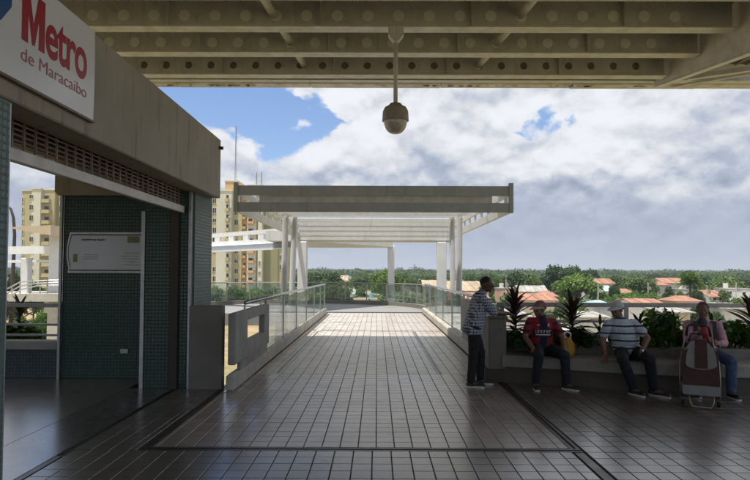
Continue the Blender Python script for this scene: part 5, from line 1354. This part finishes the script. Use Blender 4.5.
# ------------------------------------------------------------------ people
M['skin'] = pmat('skin_brown', (0.20, 0.105, 0.07), 0.5, (0.15, 0.075, 0.048), 9, 0.5)
M['skin_dark'] = pmat('skin_dark', (0.10, 0.05, 0.032), 0.45, (0.075, 0.038, 0.025), 9, 0.5)
M['eye'] = pmat('eye', (0.5, 0.48, 0.45), 0.2); M['iris'] = pmat('iris', (0.02, 0.012, 0.01), 0.2)
M['lip'] = pmat('lip', (0.22, 0.08, 0.07), 0.5)
M['hair_black'] = pmat('hair_black', (0.018, 0.016, 0.015), 0.7, None, 80, 0.5, 0.5, 150)
M['hair_grey'] = pmat('hair_grey', (0.16, 0.15, 0.14), 0.75, (0.07, 0.065, 0.06), 60, 0.9, 0.5, 150)
M['trousers'] = pmat('black_trousers', (0.009, 0.009, 0.010), 0.8, None, 20, 0.5, 0.3, 40)
M['jeans_dark'] = pmat('dark_jeans', (0.012, 0.015, 0.026), 0.85, (0.008, 0.010, 0.017), 15, 0.8, 0.3, 60)
M['jeans'] = pmat('blue_jeans', (0.06, 0.10, 0.19), 0.85, (0.04, 0.065, 0.12), 12, 0.8, 0.3, 60)
M['shoe'] = pmat('shoe_black', (0.02, 0.02, 0.02), 0.5); M['sole'] = pmat('shoe_sole', (0.62, 0.61, 0.58), 0.6)
M['capgrey'] = pmat('cap_grey', (0.50, 0.51, 0.54), 0.8, (0.36, 0.37, 0.40), 12, 0.6); M['capred'] = pmat('cap_red', (0.20, 0.05, 0.045), 0.8, (0.3, 0.27, 0.26), 9, 0.9)
M['capbrim'] = pmat('cap_brim', (0.42, 0.37, 0.34), 0.8)
M['pink'] = pmat('pink_shirt', (0.50, 0.28, 0.35), 0.8, (0.38, 0.20, 0.26), 8, 0.7, 0.4, 25)
M['strap'] = pmat('black_strap', (0.02, 0.02, 0.022), 0.7)
M['redcloth'] = pmat('red_cloth', (0.42, 0.02, 0.03), 0.7)
M['yellow'] = pmat('yellow_bag', (0.48, 0.24, 0.012), 0.55, (0.34, 0.17, 0.01), 10, 0.8, 0.5, 20)
M['watch'] = pmat('watch_metal', (0.7, 0.7, 0.7), 0.25, metal=0.9)
def cloth(name, fn, rough=0.85):
    m = bpy.data.materials.new(name); m.use_nodes = True; t = m.node_tree; b = NB(t); pr = t.nodes['Principled BSDF']
    co = b.n('ShaderNodeTexCoord').outputs['Object']; x, y, z = b.xyz(co)[:3]
    b.put(pr, 'Base Color', fn(b, x, y, z, co)); pr.inputs['Roughness'].default_value = rough
    bn = b.n('ShaderNodeBump'); bn.inputs['Strength'].default_value = .4; bn.inputs['Distance'].default_value = .01
    b.put(bn, 'Height', b.noise(co, 14, 4, .6)); t.links.new(bn.outputs[0], pr.inputs['Normal'])
    return m
def plaid(b, x, y, z, co):
    def line(a, p, w):
        f = b.m('FRACT', b.m('DIVIDE', b.m('ADD', a, 10), p)); return b.m('LESS_THAN', f, w)
    u = b.m('ADD', x, b.m('MULTIPLY', y, .8)); n = b.noise(co, 6, 3)
    v = b.m('ADD', z, b.m('MULTIPLY', n, .012))
    k = b.m('ADD', b.m('MULTIPLY', line(u, .042, .42), .5), b.m('MULTIPLY', line(v, .042, .42), .5))
    c = b.mix(k, (0.42, 0.45, 0.52, 1), (0.012, 0.018, 0.05, 1))
    return c
def jersey(b, x, y, z, co):
    # red and navy upright panels, white print across the chest
    f = b.m('ABSOLUTE', b.m('ADD', x, .0)); navy = b.m('LESS_THAN', f, .055)
    arm = b.m('GREATER_THAN', f, .155); navy2 = b.m('MAXIMUM', navy, b.m('MULTIPLY', arm, b.m('LESS_THAN', b.m('FRACT', b.m('MULTIPLY', z, 9)), .35)))
    c = b.mix(navy2, (0.23, 0.010, 0.022, 1), (0.008, 0.010, 0.028, 1))
    front = b.m('LESS_THAN', y, .07)
    def rect(x0, x1, z0, z1):
        return b.m('MULTIPLY', b.m('MULTIPLY', b.m('GREATER_THAN', x, x0), b.m('LESS_THAN', x, x1)), b.m('MULTIPLY', b.m('GREATER_THAN', z, z0), b.m('LESS_THAN', z, z1)))
    body = rect(-.14, .14, .70, .835); c = b.mix(b.m('MULTIPLY', body, front), c, (0.010, 0.011, 0.02, 1))
    u_ = b.m('MULTIPLY', b.m('ADD', x, 1.0), 24.0); fx_ = b.m('FRACT', u_); v_ = b.m('DIVIDE', b.m('SUBTRACT', z, .772), .0145)
    wn = b.n('ShaderNodeTexWhiteNoise', noise_dimensions='2D'); b.put(wn, 0, b.cxyz(b.m('FLOOR', u_), b.m('FLOOR', v_), 0))
    hor = b.m('MULTIPLY', b.m('MULTIPLY', b.m('LESS_THAN', fx_, .8), b.m('LESS_THAN', b.m('FRACT', v_), .45)), b.m('GREATER_THAN', wn.outputs[0], .35))
    let = b.m('MULTIPLY', rect(-.115, .115, .772, .8155), b.m('MAXIMUM', b.m('LESS_THAN', fx_, .34), hor))
    bar = rect(-.11, .105, .735, .752); badge = rect(.062, .092, .865, .905); tri = rect(-.088, -.060, .875, .895)
    logo = rect(-.125, -.06, .818, .838)
    pr = b.m('MAXIMUM', b.m('MAXIMUM', let, bar), b.m('MAXIMUM', badge, tri))
    c = b.mix(b.m('MULTIPLY', logo, front), c, (0.35, .01, .02, 1))
    return b.mix(b.m('MULTIPLY', pr, front), c, (0.50, 0.48, 0.47, 1))
def polo(b, x, y, z, co):
    v = b.m('ADD', z, b.m('MULTIPLY', b.noise(co, 4, 3), .03)); f = b.m('FRACT', b.m('DIVIDE', b.m('ADD', v, 10.012), .105))
    dark = b.m('LESS_THAN', f, .24); mid = b.m('MULTIPLY', b.m('GREATER_THAN', f, .5), b.m('LESS_THAN', f, .62))
    c = b.mix(dark, (0.45, 0.50, 0.56, 1), (0.02, 0.04, 0.085, 1)); return b.mix(b.m('MULTIPLY', mid, .5), c, (0.25, 0.32, 0.42, 1))
M['plaid'] = cloth('plaid_shirt', plaid); M['jersey'] = cloth('football_shirt', jersey); M['polo'] = cloth('striped_polo', polo)

def V3(*a): return Vector(a)
def remesh(o, vox, it=5, f=.5, fold=0):
    m = o.modifiers.new('remesh', 'REMESH'); m.mode = 'VOXEL'; m.voxel_size = vox; m.use_smooth_shade = True
    s_ = o.modifiers.new('smooth', 'SMOOTH'); s_.factor = f; s_.iterations = it
    if fold:
        for sc_, st in ((.11, fold), (.045, fold * .35)):
            tx = bpy.data.textures.new('folds', 'CLOUDS'); tx.noise_scale = sc_; tx.noise_depth = 3; tx.noise_basis = 'VORONOI_F2_F1' if sc_ > .1 else 'BLENDER_ORIGINAL'
            dm = o.modifiers.new('folds', 'DISPLACE'); dm.texture = tx; dm.strength = st; dm.mid_level = .02 if sc_ > .1 else .40; dm.texture_coords = 'LOCAL'
        s2 = o.modifiers.new('smooth', 'SMOOTH'); s2.factor = .4; s2.iterations = 2
    return o
def hand(mb, wrist, dirv, nrm, curl=.5, side=1, s=1.0, splay=.12):
    """palm, four unequal fingers and a thumb; nrm = back of the hand, side = thumb side sign"""
    d = Vector(dirv).normalized(); n = Vector(nrm); n = (n - d * n.dot(d)).normalized(); t = d.cross(n) * side
    palm = Vector(wrist) + d * .05 * s
    Rm = Matrix((t, d, n)).transposed()
    mb.sphere(palm, (.042 * s, .055 * s, .018 * s), 12, 8, Rm)
    mb.cap(Vector(wrist) - d * .015, palm, .026 * s, .024 * s, 10)
    for off_, L in ((.030, .072), (.010, .082), (-.010, .076), (-.029, .058)):
        p = palm + d * .035 * s + t * off_ * s; dd = (d + t * off_ * splay * 40 * .25).normalized()
        a1 = (dd * math.cos(curl * .5) - n * math.sin(curl * .5)); a2 = (dd * math.cos(curl * 1.5) - n * math.sin(curl * 1.5))
        q_ = p + a1 * L * .55 * s; mb.cap(p, q_, .0098 * s, .009 * s, 8); mb.cap(q_, q_ + a2 * L * .5 * s, .009 * s, .0075 * s, 8)
    p = palm + t * .036 * s - d * .02 * s; q_ = p + (t * .75 + d * .65 - n * .2).normalized() * .038 * s
    mb.cap(p, q_, .0125 * s, .011 * s, 8); mb.cap(q_, q_ + (t * .25 + d * .9 - n * .4).normalized() * .03 * s, .011 * s, .009 * s, 8)
def head(mb, c, Rm):
    """c = centre of the skull; local axes: -y forward, z up"""
    def T(x, y, z): return c + Rm @ Vector((x, y, z))
    mb.sphere(T(0, .012, .022), (.074, .093, .088), 16, 12, Rm)
    mb.sphere(T(0, -.018, -.042), (.057, .068, .068), 14, 10, Rm)
    mb.sphere(T(0, -.060, -.088), (.026, .022, .020), 10, 8, Rm)                       # chin
    mb.cap(T(-.03, -.078, .022), T(.03, -.078, .022), .014, .014, 8)                   # brow
    mb.cap(T(0, -.084, .012), T(0, -.106, -.024), .010, .015, 8)                       # nose
    mb.sphere(T(.012, -.094, -.026), .010, 8, 6); mb.sphere(T(-.012, -.094, -.026), .010, 8, 6)
    mb.cap(T(-.020, -.080, -.057), T(.020, -.080, -.057), .011, .011, 8)               # mouth
    for s_ in (-1, 1):
        mb.sphere(T(s_ * .036, -.066, -.022), (.020, .020, .018), 8, 6, Rm)            # cheek
        mb.sphere(T(s_ * .074, .012, -.008), (.009, .019, .030), 8, 8, Rm)             # ear
def person(spec):
    root = empty('person', spec['loc'], spec['label'], 'person', rz=spec.get('rz', 0))
    J = {k_: Vector(v) for k_, v in spec['J'].items()}
    skin = M[spec['skin']]; hc = J['head']; Rm = Euler(spec['look'], 'ZXY').to_matrix() if False else (Matrix.Rotation(spec['look'][2], 3, 'Z') @ Matrix.Rotation(spec['look'][0], 3, 'X') @ Matrix.Rotation(spec['look'][1], 3, 'Y'))
    b = MB(); head(b, hc, Rm)
    nk = hc + Rm @ Vector((0, .03, -.07)); b.cap(J['neck'], nk, .058, .052, 12)
    ch, hp = J['chest'], J['hip']
    up = (J['neck'] - hp).normalized(); rt = (J['shR'] - J['shL']).normalized(); fw = up.cross(rt); Tm = Matrix((rt, -fw, up)).transposed() if False else Matrix((rt, fw * 1.0, up)).transposed()
    gi = spec.get('girth', 1.0)
    b.sphere(ch, (.142 * gi, .095 * gi, .16), 14, 10, Tm); b.sphere((ch + hp) / 2, (.135 * gi, .10 * gi, .155), 14, 10, Tm); b.sphere(hp, (.145 * gi, .10, .10), 14, 10, Tm)
    b.cap(J['shL'], J['shR'], .045, .045, 10)
    for s_ in 'LR':
        b.cap(J['sh' + s_], J['el' + s_], .043, .041, 10); b.cap(J['el' + s_], J['el' + s_] + (J['wr' + s_] - J['el' + s_]) * .35, .042, .041, 10); b.cap(J['el' + s_] + (J['wr' + s_] - J['el' + s_]) * .35, J['wr' + s_], .041, .028, 10)
        b.cap(hp + (J['kn' + s_] - hp) * .05 + rt * (.08 if s_ == 'R' else -.08), J['kn' + s_], .070, .048, 12)
        b.cap(J['kn' + s_], J['an' + s_], .053, .034, 10); ft = J['ft' + s_]; b.cap(J['an' + s_] - V3(0, 0, .035), ft, .036, .03, 10)
        h = spec['hand' + s_]; hand(b, J['wr' + s_], h[0], h[1], h[2], h[3])
    remesh(b.build('body', skin, root, local=True), .0075, 3, .5)
    # eyes and mouth
    for s_ in (-1, 1):
        e = MB(); e.sphere(hc + Rm @ Vector((s_ * .031, -.079, .004)), (.012, .008, .007), 10, 8, Rm); e.build('eye', M['eye'], root, smooth=True, local=True)
        e = MB(); e.sphere(hc + Rm @ Vector((s_ * .031, -.0855, .004)), (.0055, .003, .0058), 8, 6, Rm); e.build('iris', M['iris'], root, smooth=True, local=True)
    e = MB(); e.cap(hc + Rm @ Vector((-.019, -.091, -.058)), hc + Rm @ Vector((.019, -.091, -.058)), .0035, .0035, 6); e.build('lips', M['lip'], root, smooth=True, local=True)
    # hair
    hm = spec.get('hair')
    if hm:
        h = MB(); th = spec.get('hair_t', .006)
        prof = []
        n1, n2 = 20, 10
        for j in range(n2 + 1):
            for i in range(n1):
                ph = 2 * PI * i / n1; fy = -math.cos(ph)     # -1 = front
                low = 1.25 if fy > -.2 else 1.25 - .75 * (-fy - .2) / .8
                if abs(math.sin(ph)) > .8: low = 1.45
                a = low * j / n2 * (1.25 if fy > .3 else 1)
                rr_ = 1 + th / .08
                x = math.sin(ph) * math.sin(a) * .0745 * rr_; y = -math.cos(ph) * -1 * math.sin(a) * .0935 * rr_; z = math.cos(a) * .0885 * rr_
                h.v.append(tuple(hc + Rm @ Vector((x, y * -1 * -1 + .012 if False else (-math.cos(ph) * math.sin(a) * .0935 * rr_ + .013), z + .022))))
        for j in range(n2):
            for i in range(n1): h.f.append((j * n1 + i, (j + 1) * n1 + i, (j + 1) * n1 + (i + 1) % n1, j * n1 + (i + 1) % n1))
        h.fixn = True
        o = h.build('hair', M[hm], root, smooth=True, local=True); sm = o.modifiers.new('solid', 'SOLIDIFY'); sm.thickness = .006; sm.offset = 0
    # shirt
    s = MB(); e_ = .012
    s.sphere(ch + up * .01, (.168 * gi, .118 * gi, .175), 16, 12, Tm); s.sphere((ch + hp) / 2 + up * .02, (.165 * gi, .130 * gi, .19), 16, 12, Tm); s.sphere(hp + up * .05, (.172 * gi, .134 * gi, .12), 14, 10, Tm)
    s.cap(J['shL'], J['shR'], .060, .060, 12); s.cap(J['shL'] * .55 + J['shR'] * .45 + up * .02, J['shL'] * .45 + J['shR'] * .55 + up * .02, .072, .072, 12); s.cap(J['neck'] - up * .06, J['neck'] + up * .0, .085, .064, 14)
    if spec.get('hem'): s.sphere(hp - up * (spec['hem'] - .05), (.186, .145, .10), 16, 10, Tm)
    sl = spec.get('sleeve', .62)
    for s_ in 'LR':
        a, b_ = J['sh' + s_], J['el' + s_]
        if sl <= 1: s.cap(a, a + (b_ - a) * sl, .060, .062, 12)
        else:
            s.cap(a, b_, .064, .050, 12); s.cap(b_, b_ + (J['wr' + s_] - b_) * (sl - 1), .050, .038, 12)
    remesh(s.build('shirt', M[spec['shirt']], root, local=True), .010, 5, .5, .030)
    # trousers
    p = MB(); p.sphere(hp - up * .02, (.166 * gi, .126, .115), 14, 10, Tm)
    for s_ in 'LR':
        k0 = hp + (J['kn' + s_] - hp) * .05 + rt * (.08 if s_ == 'R' else -.08)
        p.cap(k0, J['kn' + s_], .094, .069, 14); p.cap(J['kn' + s_], J['kn' + s_] + (J['an' + s_] - J['kn' + s_]) * .99, .068, .056, 12)
    remesh(p.build('trousers', M[spec['trousers']], root, local=True), .010, 4, .5, .024)
    # shoes
    for s_ in 'LR':
        an, ft = J['an' + s_], J['ft' + s_]; dv = ft - an; dv.z = 0; dv.normalize(); a = math.atan2(dv.y, dv.x)
        sh = MB(); heel = V3(an.x, an.y, .04) - dv * .03; toe = V3(ft.x, ft.y, .032) + dv * .02
        sh.cap(heel, toe, .042, .036, 12); sh.cap(V3(an.x, an.y, .075), heel + dv * .05, .042, .04, 12)
        for v_i in range(len(sh.v)):
            x, y, z = sh.v[v_i]
            if z < .012: sh.v[v_i] = (x, y, .012)
        autosmooth(sh.build('shoe', M['shoe'], root, local=True), 60)
        so_ = MB(); n_ = Vector((-dv.y, dv.x, 0)); a0, b0 = heel - dv * .035, toe + dv * .032
        pts = []
        for t, w in ((0, .02), (.06, .036), (.35, .034), (.7, .043), (.92, .034), (1, .014)):
            pts.append((a0 + (b0 - a0) * t, w))
        poly = [((q_ + n_ * w).x, (q_ + n_ * w).y) for q_, w in pts] + [((q_ - n_ * w).x, (q_ - n_ * w).y) for q_, w in pts[::-1]]
        so_.prism(poly, 'z', .001, .024); so_.build('sole', M['sole'], root, local=True)
    return root, J, hc, Rm
def cap_on(root, hc, Rm, mat, brimmat, tilt=.12):
    k = MB(); n1, n2 = 20, 8; Rt = Rm @ Matrix.Rotation(tilt, 3, 'X')
    for j in range(n2 + 1):
        a = (PI / 2 + .08) * j / n2
        for i in range(n1):
            ph = 2 * PI * i / n1; v = Vector((math.cos(ph) * math.sin(a) * .086, math.sin(ph) * math.sin(a) * .104, math.cos(a) * .092)); k.v.append(tuple(hc + Rt @ (v + Vector((0, .012, .035)))))
    for j in range(n2):
        for i in range(n1): k.f.append((j * n1 + i, (j + 1) * n1 + i, (j + 1) * n1 + (i + 1) % n1, j * n1 + (i + 1) % n1))
    k.fixn = True; o = k.build('cap', M[mat], root, smooth=True, local=True); m = o.modifiers.new('solid', 'SOLIDIFY'); m.thickness = .005
    b = MB(); N_ = 12; ins = []; outs = []
    for i in range(N_ + 1):
        ph = PI + PI * i / N_; u = i / N_
        ins.append(Vector((math.cos(ph) * .084, math.sin(ph) * .100 + .012, .034))); outs.append(Vector((math.cos(ph) * .088, math.sin(ph) * (.10 + .10 * math.sin(PI * u) ** .6) + .012, .024 - .038 * math.sin(PI * u))))
    for lay in (0, -.005):
        for q_ in ins + outs: b.v.append(tuple(hc + Rt @ (q_ + Vector((0, 0, lay)))))
    m = N_ + 1
    for i in range(N_):
        b.f.append((i, i + 1, m + i + 1, m + i)); b.f.append((2 * m + i, 3 * m + i, 3 * m + i + 1, 2 * m + i + 1)); b.f.append((m + i, m + i + 1, 3 * m + i + 1, 3 * m + i))
    b.fixn = True; b.build('brim', M[brimmat], o, smooth=True, local=True)

# 1 leaning man (local: -y toward the camera)
person(dict(loc=(1.50, 8.28, 0), label='standing man in a checked shirt and black trousers leaning on the end block', skin='skin_dark', hair='hair_black', hair_t=.003, shirt='plaid', trousers='trousers', hem=.10, sleeve=.95, girth=1.02,
    look=(.10, 0, R(62)),
    J=dict(head=(.115, .06, 1.475), neck=(.045, .06, 1.345), chest=(-.01, .05, 1.17), hip=(-.09, .02, .86), shL=(-.0, .22, 1.29), shR=(.02, -.12, 1.28),
           elL=(.22, .27, 1.09), wrL=(.42, .26, 1.045), elR=(.21, -.02, 1.065), wrR=(.40, .10, 1.04), knL=(.03, .12, .47), anL=(.03, .14, .10), ftL=(.17, .12, .035),
           knR=(-.10, -.05, .46), anR=(-.14, -.08, .10), ftR=(-.0, -.12, .035)),
    handL=((1, -.2, -.1), (0, 0, 1), .5, 1), handR=((1, .3, -.05), (0, 0, 1), .6, -1)))
# seated men: local x to the photo's right, -y toward the camera
SZ = .42
r_, J, hc, Rm = person(dict(loc=(2.44, 8.30, 0), label='seated man in a red and navy football shirt and pale cap turning his head left', skin='skin', hair='hair_black', shirt='jersey', trousers='jeans_dark', sleeve=.62, girth=1.05,
    look=(.05, 0, R(-62)),
    J=dict(head=(-.035, .10, 1.115), neck=(.0, .12, .985), chest=(.0, .13, .82), hip=(.02, .17, .53), shL=(-.165, .13, .925), shR=(.17, .13, .915),
           elL=(-.255, .06, .70), wrL=(-.195, -.14, .56), elR=(.285, .06, .70), wrR=(.25, -.13, .57), knL=(-.16, -.30, .49), anL=(-.18, -.20, .10), ftL=(-.20, -.34, .035),
           knR=(.20, -.30, .49), anR=(.25, -.22, .10), ftR=(.34, -.33, .035)),
    handL=((.25, -.9, -.45), (0, -.35, 1), .55, 1), handR=((-.1, -.75, -.65), (.2, -.4, 1), .6, -1)))
cap_on(r_, hc, Rm, 'capred', 'capbrim', -.10)
r_, J, hc, Rm = person(dict(loc=(3.52, 7.98, 0), label='seated man in a striped polo and grey cap leaning on one arm', skin='skin', hair='hair_grey', shirt='polo', trousers='jeans_dark', sleeve=.62, girth=1.16,
    look=(.08, 0, R(-58)),
    J=dict(head=(-.125, .06, 1.135), neck=(-.075, .09, 1.00), chest=(-.03, .12, .84), hip=(.07, .17, .54), shL=(-.235, .10, .925), shR=(.13, .10, .935),
           elL=(-.31, .12, .70), wrL=(-.27, .10, .48), elR=(.27, -.02, .74), wrR=(.10, -.18, .56), knL=(-.20, -.30, .475), anL=(-.03, -.22, .10), ftL=(.02, -.36, .035),
           knR=(.14, -.34, .49), anR=(.22, -.28, .10), ftR=(.32, -.42, .035)),
    handL=((-.3, -.6, -.35), (0, -.2, 1), .35, 1), handR=((.05, -.55, -.8), (0, -.8, .5), .45, -1)))
cap_on(r_, hc, Rm, 'capgrey', 'capgrey', -.10)
k = MB(); a, b_ = J['elR'], J['wrR']; dd = (b_ - a).normalized(); k.cyl(b_ - dd * .035, b_ - dd * .012, .033, n=14); k.build('wristwatch', M['watch'], r_, local=True)
r_, J, hc, Rm = person(dict(loc=(4.52, 7.84, 0), rz=R(-14), label='seated man in a pink long sleeved shirt behind the shopping trolley', skin='skin', hair='hair_grey', shirt='pink', trousers='jeans', sleeve=1.8, girth=.98,
    look=(.10, 0, R(-13)),
    J=dict(head=(-.01, .04, 1.14), neck=(0, .09, 1.005), chest=(.01, .12, .84), hip=(.03, .16, .54), shL=(-.17, .10, .93), shR=(.18, .10, .925),
           elL=(-.235, -.06, .74), wrL=(-.14, -.26, .85), elR=(.225, -.03, .70), wrR=(.10, -.25, .72), knL=(-.20, -.30, .49), anL=(-.16, -.26, .10), ftL=(-.20, -.38, .035),
           knR=(.22, -.30, .50), anR=(.24, -.22, .10), ftR=(.27, -.35, .035)),
    handL=((.3, -.5, .4), (0, -1, .3), 1.1, 1), handR=((-.6, -.6, .1), (.3, -.6, .6), 1.1, -1)))
for s_ in (-1, 1):
    k = MB(); k.beam((s_ * .115, .0, .985), (s_ * .125, -.035, .75), .045, .012, (0, -1, 0)); k.beam((s_ * .115, .0, .985), (s_ * .11, .20, .99), .045, .012); k.build('backpack_strap', M['strap'], r_, local=True)
# red holdall strap and dark pouch held up in his right hand
hb = empty('red_pouch', (4.35, 7.55, .80), 'red and black pouch held in the hand of the man in pink', 'pouch')
k = MB(); k.sphere((4.33, 7.57, 1.00), (.065, .05, .07), 14, 10); k.build('dark_top', M['strap'], hb, smooth=True)
k = MB(); k.tube([(4.33, 7.57, .96), (4.36, 7.55, .86), (4.38, 7.56, .74), (4.37, 7.58, .64)], .04, 10, [.02, .045, .042, .012]); k.build('red_body', M['redcloth'], hb, smooth=True)

# yellow carrier bag
yb = empty('yellow_bag', (2.80, 8.34, SZ), 'yellow plastic carrier bag on the bench beside the football shirt', 'bag')
k = MB(); rr_ = random.Random(4)
k.rev([(.02, .421), (.10, .425), (.115, .50), (.10, .60), (.085, .66), (.05, .70), (.02, .705)], (0, 0, 0), 18)
k.v = [(2.80 + x * (.85 + .12 * math.sin(z * 60 + x * 40)), 8.34 + y * (.7 + .1 * math.sin(z * 45 + y * 50)), z) for x, y, z in k.v]; k.build('bag_body', M['yellow'], yb, smooth=True)
k = MB(); k.tube([(2.75, 8.34, .69), (2.75, 8.33, .76), (2.79, 8.33, .79), (2.84, 8.33, .76), (2.84, 8.34, .69)], .012, 8); k.build('bag_handle', M['signwhite'], yb, smooth=True)

# shopping trolley
TY = 7.12
M['brown'] = pmat('trolley_brown', (0.075, 0.036, 0.030), 0.8, (0.05, 0.025, 0.02), 10, 0.7, 0.3, 40)
M['beige'] = pmat('trolley_beige', (0.26, 0.26, 0.255), 0.75, (0.19, 0.19, 0.185), 10, 0.6, 0.3, 40)
M['frame'] = pmat('trolley_frame', (0.32, 0.28, 0.23), 0.35, metal=0.6)
c0 = P(700, 380, TY).x
tr = empty('shopping_trolley', (c0, TY, 0), 'brown and beige two wheeled shopping trolley in front of the man in pink', 'trolley')
tr.rotation_euler = (0, 0, R(-24))
Z = lambda y: P(700, y, TY).z
def shape(z0, z1, w0, w1, y0, y1, n=10, round_top=False):
    pts = []
    for i in range(n + 1):
        t = i / n; w = w0 + (w1 - w0) * t
        if round_top: w = w0 * math.sqrt(max(0.0, 1 - (t * .92) ** 2.6))
        pts.append((w, z0 + (z1 - z0) * t))
    return [(c0 + w, z) for w, z in pts] + [(c0 - w, z) for w, z in pts[::-1]]
m_ = lambda px: px / FPX * TY
k = MB(); k.prism(shape(Z(383.5), Z(349), m_(15.5), m_(15.0), 0, 0), 'y', TY - .14, TY + .10); k.build('bag_body', M['brown'], tr)
k = MB(); k.prism(shape(Z(393), Z(383.7), m_(16), m_(16), 0, 0), 'y', TY - .15, TY + .10); k.build('bag_base', M['beige'], tr)
k = MB(); k.prism(shape(Z(363), Z(342), m_(13.2), 0, 0, 0, 14, True), 'y', TY - .155, TY + .08); 
k.prism([(c0 - m_(13.2), Z(363)), (c0 - m_(9), Z(366)), (c0, Z(367.5)), (c0 + m_(9), Z(366)), (c0 + m_(13.2), Z(363))], 'y', TY - .155, TY + .0); k.build('flap', M['beige'], tr)
k = MB(); k.prism([(c0 - m_(5.5), Z(366.5)), (c0 + m_(5.5), Z(366.5)), (c0 + m_(5), Z(338)), (c0 - m_(5), Z(338))], 'y', TY - .162, TY - .10); k.build('flap_stripe', M['brown'], tr)
k = MB(); k.tube([(c0 - m_(13.2), TY - .156, Z(362))] + [(c0 + m_(13.2) * math.sin(a), TY - .158, Z(362) - m_(5.5) * math.cos(a)) for a in np.linspace(-PI / 2, PI / 2, 11)], .006, 6); k.build('piping', M['frame'], tr, smooth=True)
for s_ in (-1, 1):
    k = MB(); x = c0 + s_ * m_(17); k.tube([(x - s_ * m_(6), TY + .12, Z(330)), (x - s_ * m_(4), TY + .12, Z(345)), (x, TY + .05, Z(362)), (x + s_ * m_(.6), TY + .02, Z(380)), (x, TY, Z(398))], .008, 8); k.build('side_tube', M['frame'], tr, smooth=True)
    w = MB(); xx = c0 + s_ * m_(15.5); w.cyl((xx - .015, TY + .02, .078), (xx + .015, TY + .02, .078), .076, n=22); w.build('wheel', M['black'], tr)
    h_ = MB(); h_.cyl((xx - .02, TY + .02, .078), (xx + .02, TY + .02, .078), .05, n=16); h_.build('hub', M['beige'], tr)
k = MB(); lz = .012
k.tube([(c0 - m_(10.5), TY - .14, Z(393)), (c0 - m_(10), TY - .17, .08), (c0 - m_(8), TY - .18, lz + .01), (c0 + m_(8), TY - .18, lz + .01), (c0 + m_(10), TY - .17, .08), (c0 + m_(10.5), TY - .14, Z(393))], .009, 8); k.build('front_stand', M['frame'], tr, smooth=True)
k = MB(); k.cyl((c0 - m_(15), TY + .02, .078), (c0 + m_(15), TY + .02, .078), .008, n=8); k.build('axle', M['frame'], tr)
k = MB(); k.tube([(c0 - m_(10.5), TY + .12, Z(337)), (c0 - m_(10), TY + .10, Z(328)), (c0 - m_(7), TY + .10, Z(325.5)), (c0 + m_(6), TY + .10, Z(325.5)), (c0 + m_(9.5), TY + .10, Z(328)), (c0 + m_(10.5), TY + .12, Z(337))], .015, 8); k.build('handle', M['black'], tr, smooth=True)
k = MB(); k.tube([(c0 - m_(9), TY + .04, Z(342)), (c0 - m_(7), TY + .04, Z(334)), (c0 + m_(6), TY + .04, Z(334)), (c0 + m_(9), TY + .04, Z(343))], .011, 8); k.build('carry_strap', M['strap'], tr, smooth=True)

# ------------------------------------------------------------------ haze
HZ = 1
if HZ:
    k = MB(); k.box(-6300, -500, GZ - 1.0, 6300, 7100, 75)
    hz_ = k.build('haze', None, kind='stuff', label='thin pale humid haze over the whole land')
    m = bpy.data.materials.new('haze_air'); m.use_nodes = True; t = m.node_tree; t.nodes.clear()
    pv = t.nodes.new('ShaderNodeVolumePrincipled'); pv.inputs['Color'].default_value = (0.80, 0.88, 1.0, 1); pv.inputs['Density'].default_value = 0.00028; pv.inputs['Anisotropy'].default_value = 0.3
    t.links.new(pv.outputs[0], t.nodes.new('ShaderNodeOutputMaterial').inputs['Volume']); hz_.data.materials.append(m)
